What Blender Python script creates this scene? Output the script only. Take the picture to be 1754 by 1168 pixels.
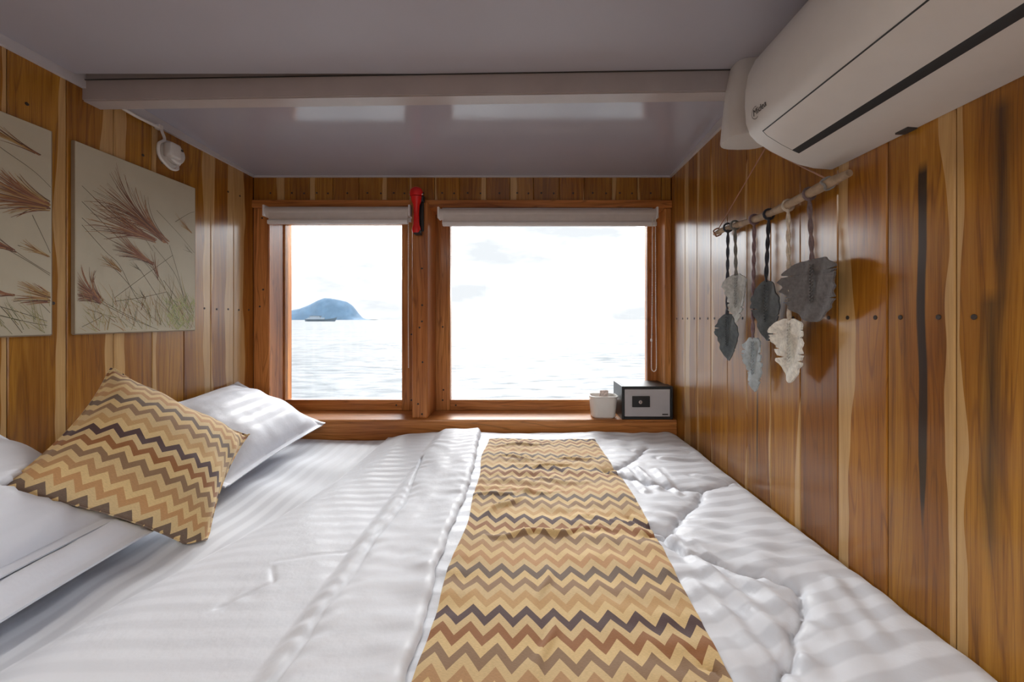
import bpy, bmesh, math, random
import numpy as np
from mathutils import Vector, Matrix, Euler

for o in list(bpy.data.objects):
    bpy.data.objects.remove(o, do_unlink=True)
scene = bpy.context.scene
C = scene.collection
rnd = random.Random(7)
R = math.radians

# ------------------------------------------------------------------ camera
F = 682.0                      # focal length in pixels of the 1754 px wide frame
CAMZ = 1.15
cam_d = bpy.data.cameras.new('camera')
cam_d.sensor_width = 36.0
cam_d.lens = F * 36.0 / 1754.0
cam_d.shift_x = -23.0 / 1754.0
cam_d.shift_y = -37.0 / 1754.0
cam_d.clip_start = 0.02
cam_d.clip_end = 30000.0
cam = bpy.data.objects.new('camera', cam_d)
cam.location = (0, 0, CAMZ)
cam.rotation_euler = (R(90), 0, 0)
C.objects.link(cam)
scene.camera = cam

# ------------------------------------------------------------------ exposure, sky, sun
vs = scene.view_settings
scene.display_settings.display_device = 'sRGB'
vs.view_transform = 'Standard'
vs.look = 'None'
vs.exposure = 0.36
vs.gamma = 1.0
vs.use_curve_mapping = False

SKY_HI = 8.0
world = bpy.data.worlds.new('sky')
scene.world = world
world.use_nodes = True
nt = world.node_tree
nt.nodes.clear()
w_out = nt.nodes.new('ShaderNodeOutputWorld')
w_bg = nt.nodes.new('ShaderNodeBackground')
w_tc = nt.nodes.new('ShaderNodeTexCoord')
w_map = nt.nodes.new('ShaderNodeMapping')
w_map.inputs['Scale'].default_value = (1.0, 1.0, 3.2)
w_map.inputs['Location'].default_value = (3.3, 0.7, 1.9)
w_n = nt.nodes.new('ShaderNodeTexNoise')
w_n.inputs['Scale'].default_value = 2.6
w_n.inputs['Detail'].default_value = 6.0
w_n.inputs['Roughness'].default_value = 0.55
w_r = nt.nodes.new('ShaderNodeValToRGB')
w_r.color_ramp.elements[0].position = 0.40
w_r.color_ramp.elements[0].color = (0.092, 0.097, 0.101, 1)
w_r.color_ramp.elements[1].position = 0.62
w_r.color_ramp.elements[1].color = (0.90, 0.96, 1.0, 1)
w_e = w_r.color_ramp.elements.new(0.50)
w_e.color = (0.132, 0.136, 0.139, 1)
w_bg.inputs['Strength'].default_value = SKY_HI
nt.links.new(w_tc.outputs['Generated'], w_map.inputs['Vector'])
nt.links.new(w_map.outputs['Vector'], w_n.inputs['Vector'])
nt.links.new(w_n.outputs['Fac'], w_r.inputs['Fac'])
nt.links.new(w_r.outputs['Color'], w_bg.inputs['Color'])
nt.links.new(w_bg.outputs['Background'], w_out.inputs['Surface'])

sun_d = bpy.data.lights.new('sun', 'SUN')
sun_d.energy = 4.5
sun_d.angle = R(38)             # sun veiled by bright cloud
sun_d.color = (1.0, 0.99, 0.97)
sun = bpy.data.objects.new('sun', sun_d)
sun.rotation_euler = Euler((R(-52), 0, R(3)), 'XYZ')   # shines from the sea side (+Y) down into the cabin
C.objects.link(sun)

# ------------------------------------------------------------------ helpers
ORI = {}                       # world origin of every object

def link_obj(o, parent=None):
    C.objects.link(o)
    if parent is not None:
        o.parent = parent
    return o

def tag(o, label=None, cat=None, group=None, kind=None):
    if label: o['label'] = label
    if cat: o['category'] = cat
    if group: o['group'] = group
    if kind: o['kind'] = kind
    return o

def empty(name, loc, label=None, cat=None, group=None, kind=None, parent=None):
    o = bpy.data.objects.new(name, None)
    o.empty_display_size = 0.05
    base = ORI[parent] if parent else Vector((0, 0, 0))
    o.location = Vector(loc) - base
    link_obj(o, parent)
    ORI[o] = Vector(loc)
    return tag(o, label, cat, group, kind)

def obj(name, geo, mat, parent=None, smooth=False, angle=None, uvs=None, cols=None, origin=None):
    """geo = (verts, faces) in world coordinates -> one mesh object."""
    verts, faces = geo
    V = np.asarray(verts, dtype=float).reshape(-1, 3)
    if origin is None:
        lo, hi = V.min(0), V.max(0)
        origin = Vector(((lo[0] + hi[0]) / 2, (lo[1] + hi[1]) / 2, lo[2]))
    origin = Vector(origin)
    me = bpy.data.meshes.new(name)
    me.from_pydata([tuple(v) for v in (V - np.array(origin))], [], [tuple(f) for f in faces])
    if uvs is not None:
        ul = me.uv_layers.new(name='UVMap')
        li = np.empty(len(me.loops), dtype=np.int32)
        me.loops.foreach_get('vertex_index', li)
        U = np.asarray(uvs, dtype=np.float32)[li]
        ul.data.foreach_set('uv', U.ravel())
    if cols is not None:
        ca = me.color_attributes.new('Col', 'FLOAT_COLOR', 'POINT')
        ca.data.foreach_set('color', np.asarray(cols, dtype=np.float32).ravel())
    me.validate()
    me.update()
    if smooth:
        me.shade_smooth()
        if angle:
            me.set_sharp_from_angle(angle=R(angle))
    if mat is not None:
        me.materials.append(mat)
    o = bpy.data.objects.new(name, me)
    base = ORI[parent] if parent else Vector((0, 0, 0))
    o.location = origin - base
    link_obj(o, parent)
    ORI[o] = origin
    return o

def merge(*geos):
    V, Fc = [], []
    for v, f in geos:
        b = len(V)
        V += [tuple(p) for p in v]
        Fc += [tuple(i + b for i in q) for q in f]
    return V, Fc

def box(x0, x1, y0, y1, z0, z1, bev=0.0, seg=2):
    bm = bmesh.new()
    bmesh.ops.create_cube(bm, size=1.0)
    for v in bm.verts:
        v.co = Vector(((x0 + x1) / 2 + v.co.x * (x1 - x0), (y0 + y1) / 2 + v.co.y * (y1 - y0), (z0 + z1) / 2 + v.co.z * (z1 - z0)))
    if bev > 0:
        bmesh.ops.bevel(bm, geom=list(bm.edges), offset=bev, segments=seg, profile=0.5, affect='EDGES')
    bm.verts.index_update()
    g = ([tuple(v.co) for v in bm.verts], [tuple(v.index for v in f.verts) for f in bm.faces])
    bm.free()
    return g

def xform(geo, M):
    return [tuple(M @ Vector(p)) for p in geo[0]], geo[1]

def tube(pts, rad, n=8, closed=False, caps=True):
    pts = [Vector(p) for p in pts]
    N = len(pts)
    rads = rad if isinstance(rad, (list, tuple)) else [rad] * N
    V, Fc = [], []
    up = Vector((0, 0, 1))
    prev = None
    for i, p in enumerate(pts):
        a = pts[(i - 1) % N] if (closed or i > 0) else pts[i]
        b = pts[(i + 1) % N] if (closed or i < N - 1) else pts[i]
        t = (b - a).normalized()
        if prev is None:
            x = t.cross(up)
            if x.length < 1e-4: x = t.cross(Vector((1, 0, 0)))
            x.normalize()
        else:
            x = (prev - t * prev.dot(t))
            if x.length < 1e-6: x = t.cross(up)
            x.normalize()
        prev = x
        y = t.cross(x).normalized()
        for k in range(n):
            an = 2 * math.pi * k / n
            V.append(p + (x * math.cos(an) + y * math.sin(an)) * rads[i])
    M = N if closed else N - 1
    for i in range(M):
        j = (i + 1) % N
        for k in range(n):
            k2 = (k + 1) % n
            Fc.append((i * n + k, j * n + k, j * n + k2, i * n + k2))
    if caps and not closed:
        Fc.append(tuple(range(n - 1, -1, -1)))
        Fc.append(tuple((N - 1) * n + k for k in range(n)))
    return V, Fc

def lathe(prof, n, M):
    """prof = [(r, h)...] about local z, placed with matrix M."""
    V, Fc = [], []
    for r, h in prof:
        for k in range(n):
            a = 2 * math.pi * k / n
            V.append(M @ Vector((r * math.cos(a), r * math.sin(a), h)))
    m = len(prof)
    for i in range(m - 1):
        for k in range(n):
            k2 = (k + 1) % n
            Fc.append((i * n + k, i * n + k2, (i + 1) * n + k2, (i + 1) * n + k))
    Fc.append(tuple(range(n - 1, -1, -1)))
    Fc.append(tuple((m - 1) * n + k for k in range(n)))
    return V, Fc

def extrude_y(prof, y0, y1):
    """closed profile [(x, z)] extruded along y."""
    n = len(prof)
    V = [(x, y0, z) for x, z in prof] + [(x, y1, z) for x, z in prof]
    Fc = [(i, (i + 1) % n, n + (i + 1) % n, n + i) for i in range(n)]
    Fc += [tuple(range(n - 1, -1, -1)), tuple(range(n, 2 * n))]
    return V, Fc

def grid_faces(nx, ny):
    return [(i * ny + j, (i + 1) * ny + j, (i + 1) * ny + j + 1, i * ny + j + 1) for i in range(nx - 1) for j in range(ny - 1)]

def catmull(pts, sub=8):
    P = [Vector(p) for p in pts]
    out = []
    for i in range(len(P) - 1):
        p0, p1, p2, p3 = P[max(i - 1, 0)], P[i], P[i + 1], P[min(i + 2, len(P) - 1)]
        for s in range(sub):
            t = s / sub
            out.append(0.5 * ((2 * p1) + (p2 - p0) * t + (2 * p0 - 5 * p1 + 4 * p2 - p3) * t * t + (3 * p1 - p0 - 3 * p2 + p3) * t ** 3))
    out.append(P[-1])
    return out

_ng = np.random.default_rng(11).random((64, 64))
def vnoise(x, y):
    x = np.asarray(x, dtype=float); y = np.asarray(y, dtype=float)
    xi = np.floor(x).astype(int); yi = np.floor(y).astype(int)
    fx = x - xi; fy = y - yi
    fx = fx * fx * (3 - 2 * fx); fy = fy * fy * (3 - 2 * fy)
    g = lambda a, b: _ng[a % 64, b % 64]
    return (g(xi, yi) * (1 - fx) + g(xi + 1, yi) * fx) * (1 - fy) + (g(xi, yi + 1) * (1 - fx) + g(xi + 1, yi + 1) * fx) * fy
def fnoise(x, y, oc=3):
    s = 0; a = 1; t = 0
    for k in range(oc):
        s = s + a * vnoise(x * 2 ** k + 17.3 * k, y * 2 ** k + 5.1 * k); t += a; a *= 0.5
    return s / t - 0.5

def sstep(e0, e1, x):
    t = np.clip((x - e0) / (e1 - e0), 0, 1)
    return t * t * (3 - 2 * t)

def seg_dist(X, Y, poly):
    """distance of grid points to a polyline and the running length there."""
    best = np.full(X.shape, 1e9); run = np.zeros(X.shape); L = 0
    for (ax, ay), (bx, by) in zip(poly[:-1], poly[1:]):
        dx, dy = bx - ax, by - ay
        l2 = dx * dx + dy * dy + 1e-12
        t = np.clip(((X - ax) * dx + (Y - ay) * dy) / l2, 0, 1)
        d = np.hypot(X - ax - t * dx, Y - ay - t * dy)
        m = d < best
        best = np.where(m, d, best); run = np.where(m, L + t * math.sqrt(l2), run)
        L += math.sqrt(l2)
    return best, run

# ------------------------------------------------------------------ materials
def new_mat(name):
    m = bpy.data.materials.new(name)
    m.use_nodes = True
    t = m.node_tree
    b = t.nodes['Principled BSDF']
    return m, t, b

def nd(t, kind, **kw):
    n = t.nodes.new(kind)
    for k, v in kw.items():
        setattr(n, k, v)
    return n

def math_n(t, op, a, b=None, c=None, clamp=False):
    n = t.nodes.new('ShaderNodeMath'); n.operation = op; n.use_clamp = clamp
    for i, v in enumerate((a, b, c)):
        if v is None: continue
        if isinstance(v, (int, float)): n.inputs[i].default_value = v
        else: t.links.new(v, n.inputs[i])
    return n.outputs[0]

def mix_c(t, fac, a, b, mode='MIX'):
    n = t.nodes.new('ShaderNodeMix'); n.data_type = 'RGBA'; n.blend_type = mode
    if isinstance(fac, (int, float)): n.inputs[0].default_value = fac
    else: t.links.new(fac, n.inputs[0])
    for i, v in ((6, a), (7, b)):
        if isinstance(v, tuple): n.inputs[i].default_value = v if len(v) == 4 else v + (1,)
        else: t.links.new(v, n.inputs[i])
    return n.outputs[2]

def ramp(t, fac, stops, interp='LINEAR'):
    n = t.nodes.new('ShaderNodeValToRGB')
    cr = n.color_ramp; cr.interpolation = interp
    while len(cr.elements) > 1: cr.elements.remove(cr.elements[0])
    cr.elements[0].position = stops[0][0]; cr.elements[0].color = stops[0][1] + (1,)
    for p, c in stops[1:]:
        e = cr.elements.new(p); e.color = c + (1,)
    t.links.new(fac, n.inputs['Fac'])
    return n.outputs['Color']

def noise(t, vec, scale, detail=3.0, rough=0.5):
    n = t.nodes.new('ShaderNodeTexNoise')
    n.inputs['Scale'].default_value = scale
    n.inputs['Detail'].default_value = detail
    n.inputs['Roughness'].default_value = rough
    if vec is not None: t.links.new(vec, n.inputs['Vector'])
    return n.outputs['Fac']

def bump(t, b, h, strength, dist):
    n = t.nodes.new('ShaderNodeBump')
    n.inputs['Strength'].default_value = strength
    n.inputs['Distance'].default_value = dist
    t.links.new(h, n.inputs['Height'])
    t.links.new(n.outputs['Normal'], b.inputs['Normal'])

def plain(name, col, rough=0.5, metal=0.0, coat=0.0, var=0.06, nscale=30.0, bmp=0.0, bscale=200.0):
    m, t, b = new_mat(name)
    tc = nd(t, 'ShaderNodeTexCoord')
    n = noise(t, tc.outputs['Object'], nscale, 3)
    hi = tuple(min(1, c * (1 + var)) for c in col); lo = tuple(c * (1 - var) for c in col)
    t.links.new(ramp(t, n, [(0.3, lo), (0.7, hi)]), b.inputs['Base Color'])
    b.inputs['Roughness'].default_value = rough
    b.inputs['Metallic'].default_value = metal
    b.inputs['Coat Weight'].default_value = coat
    if bmp > 0:
        bump(t, b, noise(t, tc.outputs['Object'], bscale, 2), bmp, 0.001)
    return m

def teak(name, streaks=(), tone=1.0, rough=0.33, sap=True, coat=0.9, bl=1.0, soft_s=0.2, dark_s=0.92):
    """varnished teak. UV: u = metres across the board, v = metres along it; object colour = sapwood widths and tone."""
    m, t, b = new_mat(name)
    uv = nd(t, 'ShaderNodeUVMap'); uv.uv_map = 'UVMap'
    sx = nd(t, 'ShaderNodeSeparateXYZ'); t.links.new(uv.outputs['UV'], sx.inputs[0])
    u, v = sx.outputs[0], sx.outputs[1]
    oi = nd(t, 'ShaderNodeObjectInfo')
    seed = math_n(t, 'MULTIPLY', oi.outputs['Random'], 57.0)
    oc = nd(t, 'ShaderNodeSeparateColor'); t.links.new(oi.outputs['Color'], oc.inputs[0])
    def vec(su, sv):
        c = nd(t, 'ShaderNodeCombineXYZ')
        t.links.new(math_n(t, 'MULTIPLY', u, su), c.inputs[0]); t.links.new(math_n(t, 'MULTIPLY', v, sv), c.inputs[1]); t.links.new(seed, c.inputs[2])
        return c.outputs[0]
    warp = noise(t, vec(9, 1.3), 1.0, 2)
    uw = math_n(t, 'ADD', u, math_n(t, 'MULTIPLY', math_n(t, 'SUBTRACT', warp, 0.5), 0.07))
    c2 = nd(t, 'ShaderNodeCombineXYZ')
    t.links.new(math_n(t, 'MULTIPLY', uw, 75.0), c2.inputs[0]); t.links.new(math_n(t, 'MULTIPLY', v, 1.2), c2.inputs[1]); t.links.new(seed, c2.inputs[2])
    bands = noise(t, c2.outputs[0], 1.0, 3, 0.6)
    fine = noise(t, vec(420, 9), 1.0, 3, 0.6)
    broad = noise(t, vec(6, 1.1), 1.0, 2)
    mixv = math_n(t, 'ADD', math_n(t, 'MULTIPLY', bands, 0.62), math_n(t, 'MULTIPLY', fine, 0.38))
    k = tone
    heart = ramp(t, mixv, [(0.30, (0.16 * k, 0.058 * k, 0.007 * k * bl)), (0.46, (0.37 * k, 0.158 * k, 0.017 * k * bl)), (0.60, (0.48 * k, 0.225 * k, 0.028 * k * bl)), (0.76, (0.57 * k, 0.30 * k, 0.052 * k * bl))])
    tint = ramp(t, broad, [(0.32, (0.60, 0.46, 0.40)), (0.5, (0.95, 0.92, 0.88)), (0.68, (1.10, 1.10, 1.02))])
    heart = mix_c(t, 0.85, heart, tint, 'MULTIPLY')
    c5 = nd(t, 'ShaderNodeCombineXYZ')
    t.links.new(math_n(t, 'MULTIPLY', uw, 22.0), c5.inputs[0]); t.links.new(math_n(t, 'MULTIPLY', v, 0.9), c5.inputs[1]); t.links.new(math_n(t, 'ADD', seed, 9.0), c5.inputs[2])
    fig = noise(t, c5.outputs[0], 1.0, 1, 0.4)
    rings = math_n(t, 'PINGPONG', math_n(t, 'MULTIPLY', fig, 9.0), 0.5)
    vein = nd(t, 'ShaderNodeMapRange'); vein.interpolation_type = 'SMOOTHSTEP'
    vein.inputs['From Min'].default_value = 0.11; vein.inputs['From Max'].default_value = 0.0
    t.links.new(rings, vein.inputs['Value'])
    heart = mix_c(t, math_n(t, 'MULTIPLY', vein.outputs[0], 0.42), heart, (0.13, 0.045, 0.012))
    # board to board: golden, red brown, olive
    tone_b = ramp(t, oc.outputs[2], [(0.0, (0.92, 0.70, 0.66)), (0.35, (1.0, 0.95, 0.9)), (0.7, (1.10, 1.10, 0.95)), (1.0, (0.74, 0.74, 0.7))])
    heart = mix_c(t, 1.0, heart, tone_b, 'MULTIPLY')
    col = heart
    if sap:
        sapc = ramp(t, mixv, [(0.3, (0.48, 0.28, 0.10)), (0.7, (0.70, 0.46, 0.20))])
        edge = math_n(t, 'MULTIPLY', math_n(t, 'SUBTRACT', noise(t, vec(1.0, 2.3), 1.0, 2), 0.5), 0.075)
        ue = math_n(t, 'ADD', u, edge)
        lft = math_n(t, 'LESS_THAN', ue, math_n(t, 'MULTIPLY', oc.outputs[0], 0.15))
        rgt = math_n(t, 'GREATER_THAN', ue, math_n(t, 'SUBTRACT', 0.135, math_n(t, 'MULTIPLY', oc.outputs[1], 0.15)))
        a = math_n(t, 'MULTIPLY', lft, math_n(t, 'GREATER_THAN', oc.outputs[0], 0.01))
        c = math_n(t, 'MULTIPLY', rgt, math_n(t, 'GREATER_THAN', oc.outputs[1], 0.01))
        col = mix_c(t, math_n(t, 'MULTIPLY', math_n(t, 'MAXIMUM', a, c), 0.85), col, sapc)
    # knots
    vo = nd(t, 'ShaderNodeTexVoronoi'); vo.inputs['Scale'].default_value = 1.0
    t.links.new(vec(9.0, 2.6), vo.inputs['Vector'])
    sepk = nd(t, 'ShaderNodeSeparateColor'); t.links.new(vo.outputs['Color'], sepk.inputs[0])
    kn = math_n(t, 'MULTIPLY', math_n(t, 'LESS_THAN', math_n(t, 'ADD', vo.outputs['Distance'], math_n(t, 'MULTIPLY', fine, 0.06)), 0.10), math_n(t, 'GREATER_THAN', sepk.outputs[0], 0.72))
    col = mix_c(t, math_n(t, 'MULTIPLY', kn, 0.6), col, (0.10, 0.04, 0.015))
    for (su, v0, v1, w) in streaks:
        wob = math_n(t, 'MULTIPLY', math_n(t, 'SUBTRACT', noise(t, vec(0.0, 3.0), 1.0, 1), 0.5), 0.018)
        d = math_n(t, 'ABSOLUTE', math_n(t, 'SUBTRACT', math_n(t, 'ADD', u, wob), su))
        edge_n = math_n(t, 'MULTIPLY', math_n(t, 'SUBTRACT', fine, 0.5), 0.003)
        taper = math_n(t, 'MULTIPLY', math_n(t, 'SUBTRACT', v, v0), 6.0, clamp=True)
        mr = nd(t, 'ShaderNodeMapRange'); mr.interpolation_type = 'SMOOTHSTEP'
        mr.inputs['From Min'].default_value = w * soft_s; mr.inputs['From Max'].default_value = -w * soft_s
        t.links.new(math_n(t, 'SUBTRACT', math_n(t, 'ADD', d, edge_n), math_n(t, 'MULTIPLY', taper, w)), mr.inputs['Value'])
        inw = mr.outputs[0]
        inv = math_n(t, 'MULTIPLY', math_n(t, 'MULTIPLY', math_n(t, 'SUBTRACT', v, v0), 12.0, clamp=True), math_n(t, 'MULTIPLY', math_n(t, 'SUBTRACT', v1, v), 40.0, clamp=True))
        col = mix_c(t, math_n(t, 'MULTIPLY', math_n(t, 'MULTIPLY', inw, inv), dark_s), col, (0.014, 0.014, 0.013))
    t.links.new(col, b.inputs['Base Color'])
    b.inputs['Roughness'].default_value = rough
    b.inputs['Specular IOR Level'].default_value = 0.2
    b.inputs['Coat Weight'].default_value = coat
    b.inputs['Coat Roughness'].default_value = 0.2
    bump(t, b, fine, 0.12, 0.0006)
    return m

M = {}
M['teak'] = teak('varnished teak boards', tone=0.9)
M['teak_streak'] = teak('teak board with black streak', [(0.072, 0.73, 1.445, 0.008)], tone=0.9)
M['teak_crack'] = teak('teak board with dark crack', [(0.058, 0.58, 0.94, 0.0032)], tone=0.9)
M['teak_dark'] = teak('teak board with dark figure', [(0.052, 0.72, 1.20, 0.010), (0.066, 1.10, 1.50, 0.009)], soft_s=1.6, dark_s=0.8, tone=0.9)
M['teak_frame'] = teak('varnished teak frame', tone=1.4, bl=2.6, sap=False, rough=0.36, coat=0.35)
M['backing'] = plain('dark wood behind the boards', (0.035, 0.016, 0.007), 0.8)
M['plug'] = plain('dark wooden plug', (0.035, 0.02, 0.012), 0.5)
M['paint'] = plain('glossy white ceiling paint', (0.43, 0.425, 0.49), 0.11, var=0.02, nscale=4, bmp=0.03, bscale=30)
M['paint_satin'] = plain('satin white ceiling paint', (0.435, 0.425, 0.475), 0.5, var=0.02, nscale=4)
M['paint'].node_tree.nodes['Principled BSDF'].inputs['Specular IOR Level'].default_value = 0.95
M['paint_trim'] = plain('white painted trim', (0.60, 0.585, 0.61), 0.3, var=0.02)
M['beam'] = plain('off-white painted beam', (0.44, 0.39, 0.375), 0.32, var=0.05, nscale=12)
M['floor'] = teak('teak floor', sap=False, tone=0.8)
M['plastic'] = plain('white plastic', (0.66, 0.64, 0.61), 0.35, var=0.015)
M['plastic_cable'] = plain('white cable plastic', (0.74, 0.71, 0.68), 0.45, var=0.02)
M['black'] = plain('black plastic', (0.012, 0.012, 0.013), 0.4)
M['seam'] = plain('dark gap', (0.05, 0.045, 0.042), 0.7)
M['red'] = plain('red plastic', (0.72, 0.012, 0.012), 0.3, var=0.03)
M['steel_door'] = plain('pale grey coated steel', (0.50, 0.49, 0.51), 0.42, var=0.02)
M['steel_black'] = plain('black coated steel', (0.012, 0.014, 0.016), 0.38)
M['chrome'] = plain('chrome', (0.75, 0.75, 0.76), 0.2, metal=1.0)
M['blind'] = plain('cream blind vinyl', (0.66, 0.60, 0.56), 0.45, var=0.03)
M['blind_bar'] = plain('white blind bar', (0.80, 0.77, 0.76), 0.35, var=0.02)
M['bead'] = plain('pearly bead', (0.80, 0.74, 0.65), 0.3, var=0.02)
M['bowl'] = plain('white glazed container', (0.78, 0.77, 0.74), 0.25, var=0.02)
M['sachet'] = plain('pink and white paper', (0.70, 0.58, 0.54), 0.7, var=0.4, nscale=90)
M['canvas'] = plain('beige canvas print', (0.50, 0.45, 0.335), 0.65, var=0.05, nscale=6, bmp=0.1, bscale=900)
M['canvas_edge'] = plain('raw canvas edge', (0.26, 0.19, 0.12), 0.8)
M['stick'] = plain('weathered driftwood', (0.40, 0.29, 0.19), 0.75, var=0.3, nscale=40, bmp=0.4, bscale=120)
M['string'] = plain('thin brown string', (0.46, 0.25, 0.17), 0.8)
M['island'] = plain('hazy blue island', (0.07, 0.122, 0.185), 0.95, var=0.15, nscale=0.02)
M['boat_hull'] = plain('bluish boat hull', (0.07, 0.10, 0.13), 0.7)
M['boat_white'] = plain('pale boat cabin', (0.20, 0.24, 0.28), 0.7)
M['fill_glow'] = None

# canvas prints: coloured strokes
m, t, b = new_mat('printed ink')
a = nd(t, 'ShaderNodeAttribute'); a.attribute_name = 'Col'
t.links.new(a.outputs['Color'], b.inputs['Base Color']); b.inputs['Roughness'].default_value = 0.65
M['ink'] = m

def felt(name, col, var=0.25):
    m, t, b = new_mat(name)
    tc = nd(t, 'ShaderNodeTexCoord')
    n = noise(t, tc.outputs['Object'], 90.0, 4, 0.6)
    st = noise(t, tc.outputs['Object'], 18.0, 2)
    c = ramp(t, n, [(0.3, tuple(x * (1 - var) for x in col)), (0.7, tuple(min(1, x * (1 + var)) for x in col))])
    t.links.new(c, b.inputs['Base Color'])
    b.inputs['Roughness'].default_value = 0.95
    b.inputs['Sheen Weight'].default_value = 0.2
    bump(t, b, n, 0.6, 0.002)
    return m

# white cotton with woven satin stripes (UV in metres)
def satin(name, period, axis, hi=(0.755, 0.79, 0.85), lo=(0.645, 0.675, 0.735), soft=0.25, wr=0.25):
    m, t, b = new_mat(name)
    uv = nd(t, 'ShaderNodeUVMap'); uv.uv_map = 'UVMap'
    sx = nd(t, 'ShaderNodeSeparateXYZ'); t.links.new(uv.outputs['UV'], sx.inputs[0])
    c = sx.outputs[axis]
    fr = math_n(t, 'PINGPONG', c, period / 2)
    fac = math_n(t, 'MULTIPLY', fr, 2.0 / period)
    e = nd(t, 'ShaderNodeMapRange'); e.interpolation_type = 'SMOOTHSTEP'
    e.inputs['From Min'].default_value = 0.5 - soft; e.inputs['From Max'].default_value = 0.5 + soft
    t.links.new(fac, e.inputs['Value'])
    t.links.new(mix_c(t, e.outputs[0], hi, lo), b.inputs['Base Color'])
    rr = nd(t, 'ShaderNodeMapRange'); rr.inputs['To Min'].default_value = 0.62; rr.inputs['To Max'].default_value = 0.42
    t.links.new(e.outputs[0], rr.inputs['Value']); t.links.new(rr.outputs[0], b.inputs['Roughness'])
    b.inputs['Specular IOR Level'].default_value = 0.35
    b.inputs['Sheen Weight'].default_value = 0.08
    tc = nd(t, 'ShaderNodeTexCoord')
    w = noise(t, tc.outputs['Object'], 22.0, 4, 0.55)
    bump(t, b, w, wr, 0.006)
    return m
M['sheet'] = satin('white striped cotton sheet', 0.052, 0, soft=0.2, wr=0.12)
M['comforter'] = satin('white striped cotton comforter', 0.056, 1, hi=(0.745, 0.78, 0.845), lo=(0.63, 0.66, 0.72), soft=0.12, wr=0.4)
M['flap'] = satin('white cotton comforter underside', 0.043, 1, hi=(0.745, 0.775, 0.835), lo=(0.70, 0.73, 0.79), soft=0.2, wr=0.3)
M['pillowcase'] = satin('white cotton pillowcase', 0.05, 0, hi=(0.745, 0.775, 0.85), lo=(0.715, 0.745, 0.82), soft=0.2, wr=0.3)

# woven chevron cloth (UV in metres; rows run along u)
def chevron(name, P, band, amp, off):
    m, t, b = new_mat(name)
    uv = nd(t, 'ShaderNodeUVMap'); uv.uv_map = 'UVMap'
    sx = nd(t, 'ShaderNodeSeparateXYZ'); t.links.new(uv.outputs['UV'], sx.inputs[0])
    tri = math_n(t, 'PINGPONG', sx.outputs[0], P / 2)
    y = math_n(t, 'ADD', sx.outputs[1], math_n(t, 'MULTIPLY', tri, amp / (P / 2)))
    q = math_n(t, 'DIVIDE', math_n(t, 'SUBTRACT', y, off), band * 16)
    fr = math_n(t, 'FRACT', q)
    Cc = (0.72, 0.525, 0.25)
    C2 = (0.66, 0.485, 0.245)
    seq = [(0.085, 0.042, 0.04), Cc, (0.56, 0.34, 0.135), C2, (0.31, 0.185, 0.095), Cc, (0.17, 0.115, 0.08), C2,
           (0.53, 0.29, 0.12), Cc, (0.47, 0.27, 0.12), C2, (0.28, 0.17, 0.09), Cc, (0.31, 0.125, 0.035), C2]
    col = ramp(t, fr, [(i / 16.0, c) for i, c in enumerate(seq)], 'CONSTANT')
    c3 = nd(t, 'ShaderNodeCombineXYZ')
    t.links.new(math_n(t, 'MULTIPLY', sx.outputs[0], 180.0), c3.inputs[0]); t.links.new(math_n(t, 'MULTIPLY', sx.outputs[1], 1100.0), c3.inputs[1])
    wv = noise(t, c3.outputs[0], 1.0, 2)
    col = mix_c(t, 0.55, col, ramp(t, wv, [(0.25, (0.62, 0.6, 0.58)), (0.75, (1.12, 1.1, 1.08))]), 'MULTIPLY')
    t.links.new(col, b.inputs['Base Color'])
    b.inputs['Roughness'].default_value = 0.8
    b.inputs['Sheen Weight'].default_value = 0.15
    bump(t, b, wv, 0.35, 0.0015)
    return m
M['runner'] = chevron('chevron woven runner', 0.0488, 0.0219, 0.032, 0.715)
M['cushion'] = chevron('chevron woven cushion', 0.0415, 0.0163, 0.020, 0.165)

m, t, b = new_mat('window glass')
t.nodes.remove(b)
tr = nd(t, 'ShaderNodeBsdfTransparent'); gl = nd(t, 'ShaderNodeBsdfGlossy'); gl.inputs['Roughness'].default_value = 0.02
lw = nd(t, 'ShaderNodeFresnel'); lw.inputs['IOR'].default_value = 1.45
mx = nd(t, 'ShaderNodeMixShader')
t.links.new(lw.outputs[0], mx.inputs[0]); t.links.new(tr.outputs[0], mx.inputs[1]); t.links.new(gl.outputs[0], mx.inputs[2])
t.links.new(mx.outputs[0], t.nodes['Material Output'].inputs['Surface'])
M['glass'] = m

m, t, b = new_mat('rippled sea')
tc = nd(t, 'ShaderNodeTexCoord')
mp = nd(t, 'ShaderNodeMapping'); mp.inputs['Scale'].default_value = (0.35, 1.0, 1.0)
t.links.new(tc.outputs['Object'], mp.inputs['Vector'])
n1 = noise(t, mp.outputs['Vector'], 1.6, 6, 0.62)
n2 = noise(t, mp.outputs['Vector'], 0.12, 4, 0.6)
t.nodes.remove(b)
df = nd(t, 'ShaderNodeBsdfDiffuse'); df.inputs['Color'].default_value = (0.135, 0.143, 0.15, 1)
gs_ = nd(t, 'ShaderNodeBsdfGlossy'); gs_.inputs['Roughness'].default_value = 0.32
bp = nd(t, 'ShaderNodeBump'); bp.inputs['Strength'].default_value = 1.0; bp.inputs['Distance'].default_value = 0.35
t.links.new(n1, bp.inputs['Height']); t.links.new(bp.outputs[0], gs_.inputs['Normal'])
fr_ = nd(t, 'ShaderNodeMapRange'); fr_.inputs['From Min'].default_value = 0.36; fr_.inputs['From Max'].default_value = 0.60
fr_.inputs['To Min'].default_value = 0.0; fr_.inputs['To Max'].default_value = 0.20
t.links.new(math_n(t, 'ADD', math_n(t, 'MULTIPLY', n1, 0.75), math_n(t, 'MULTIPLY', n2, 0.25)), fr_.inputs['Value'])
ms = nd(t, 'ShaderNodeMixShader')
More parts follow.
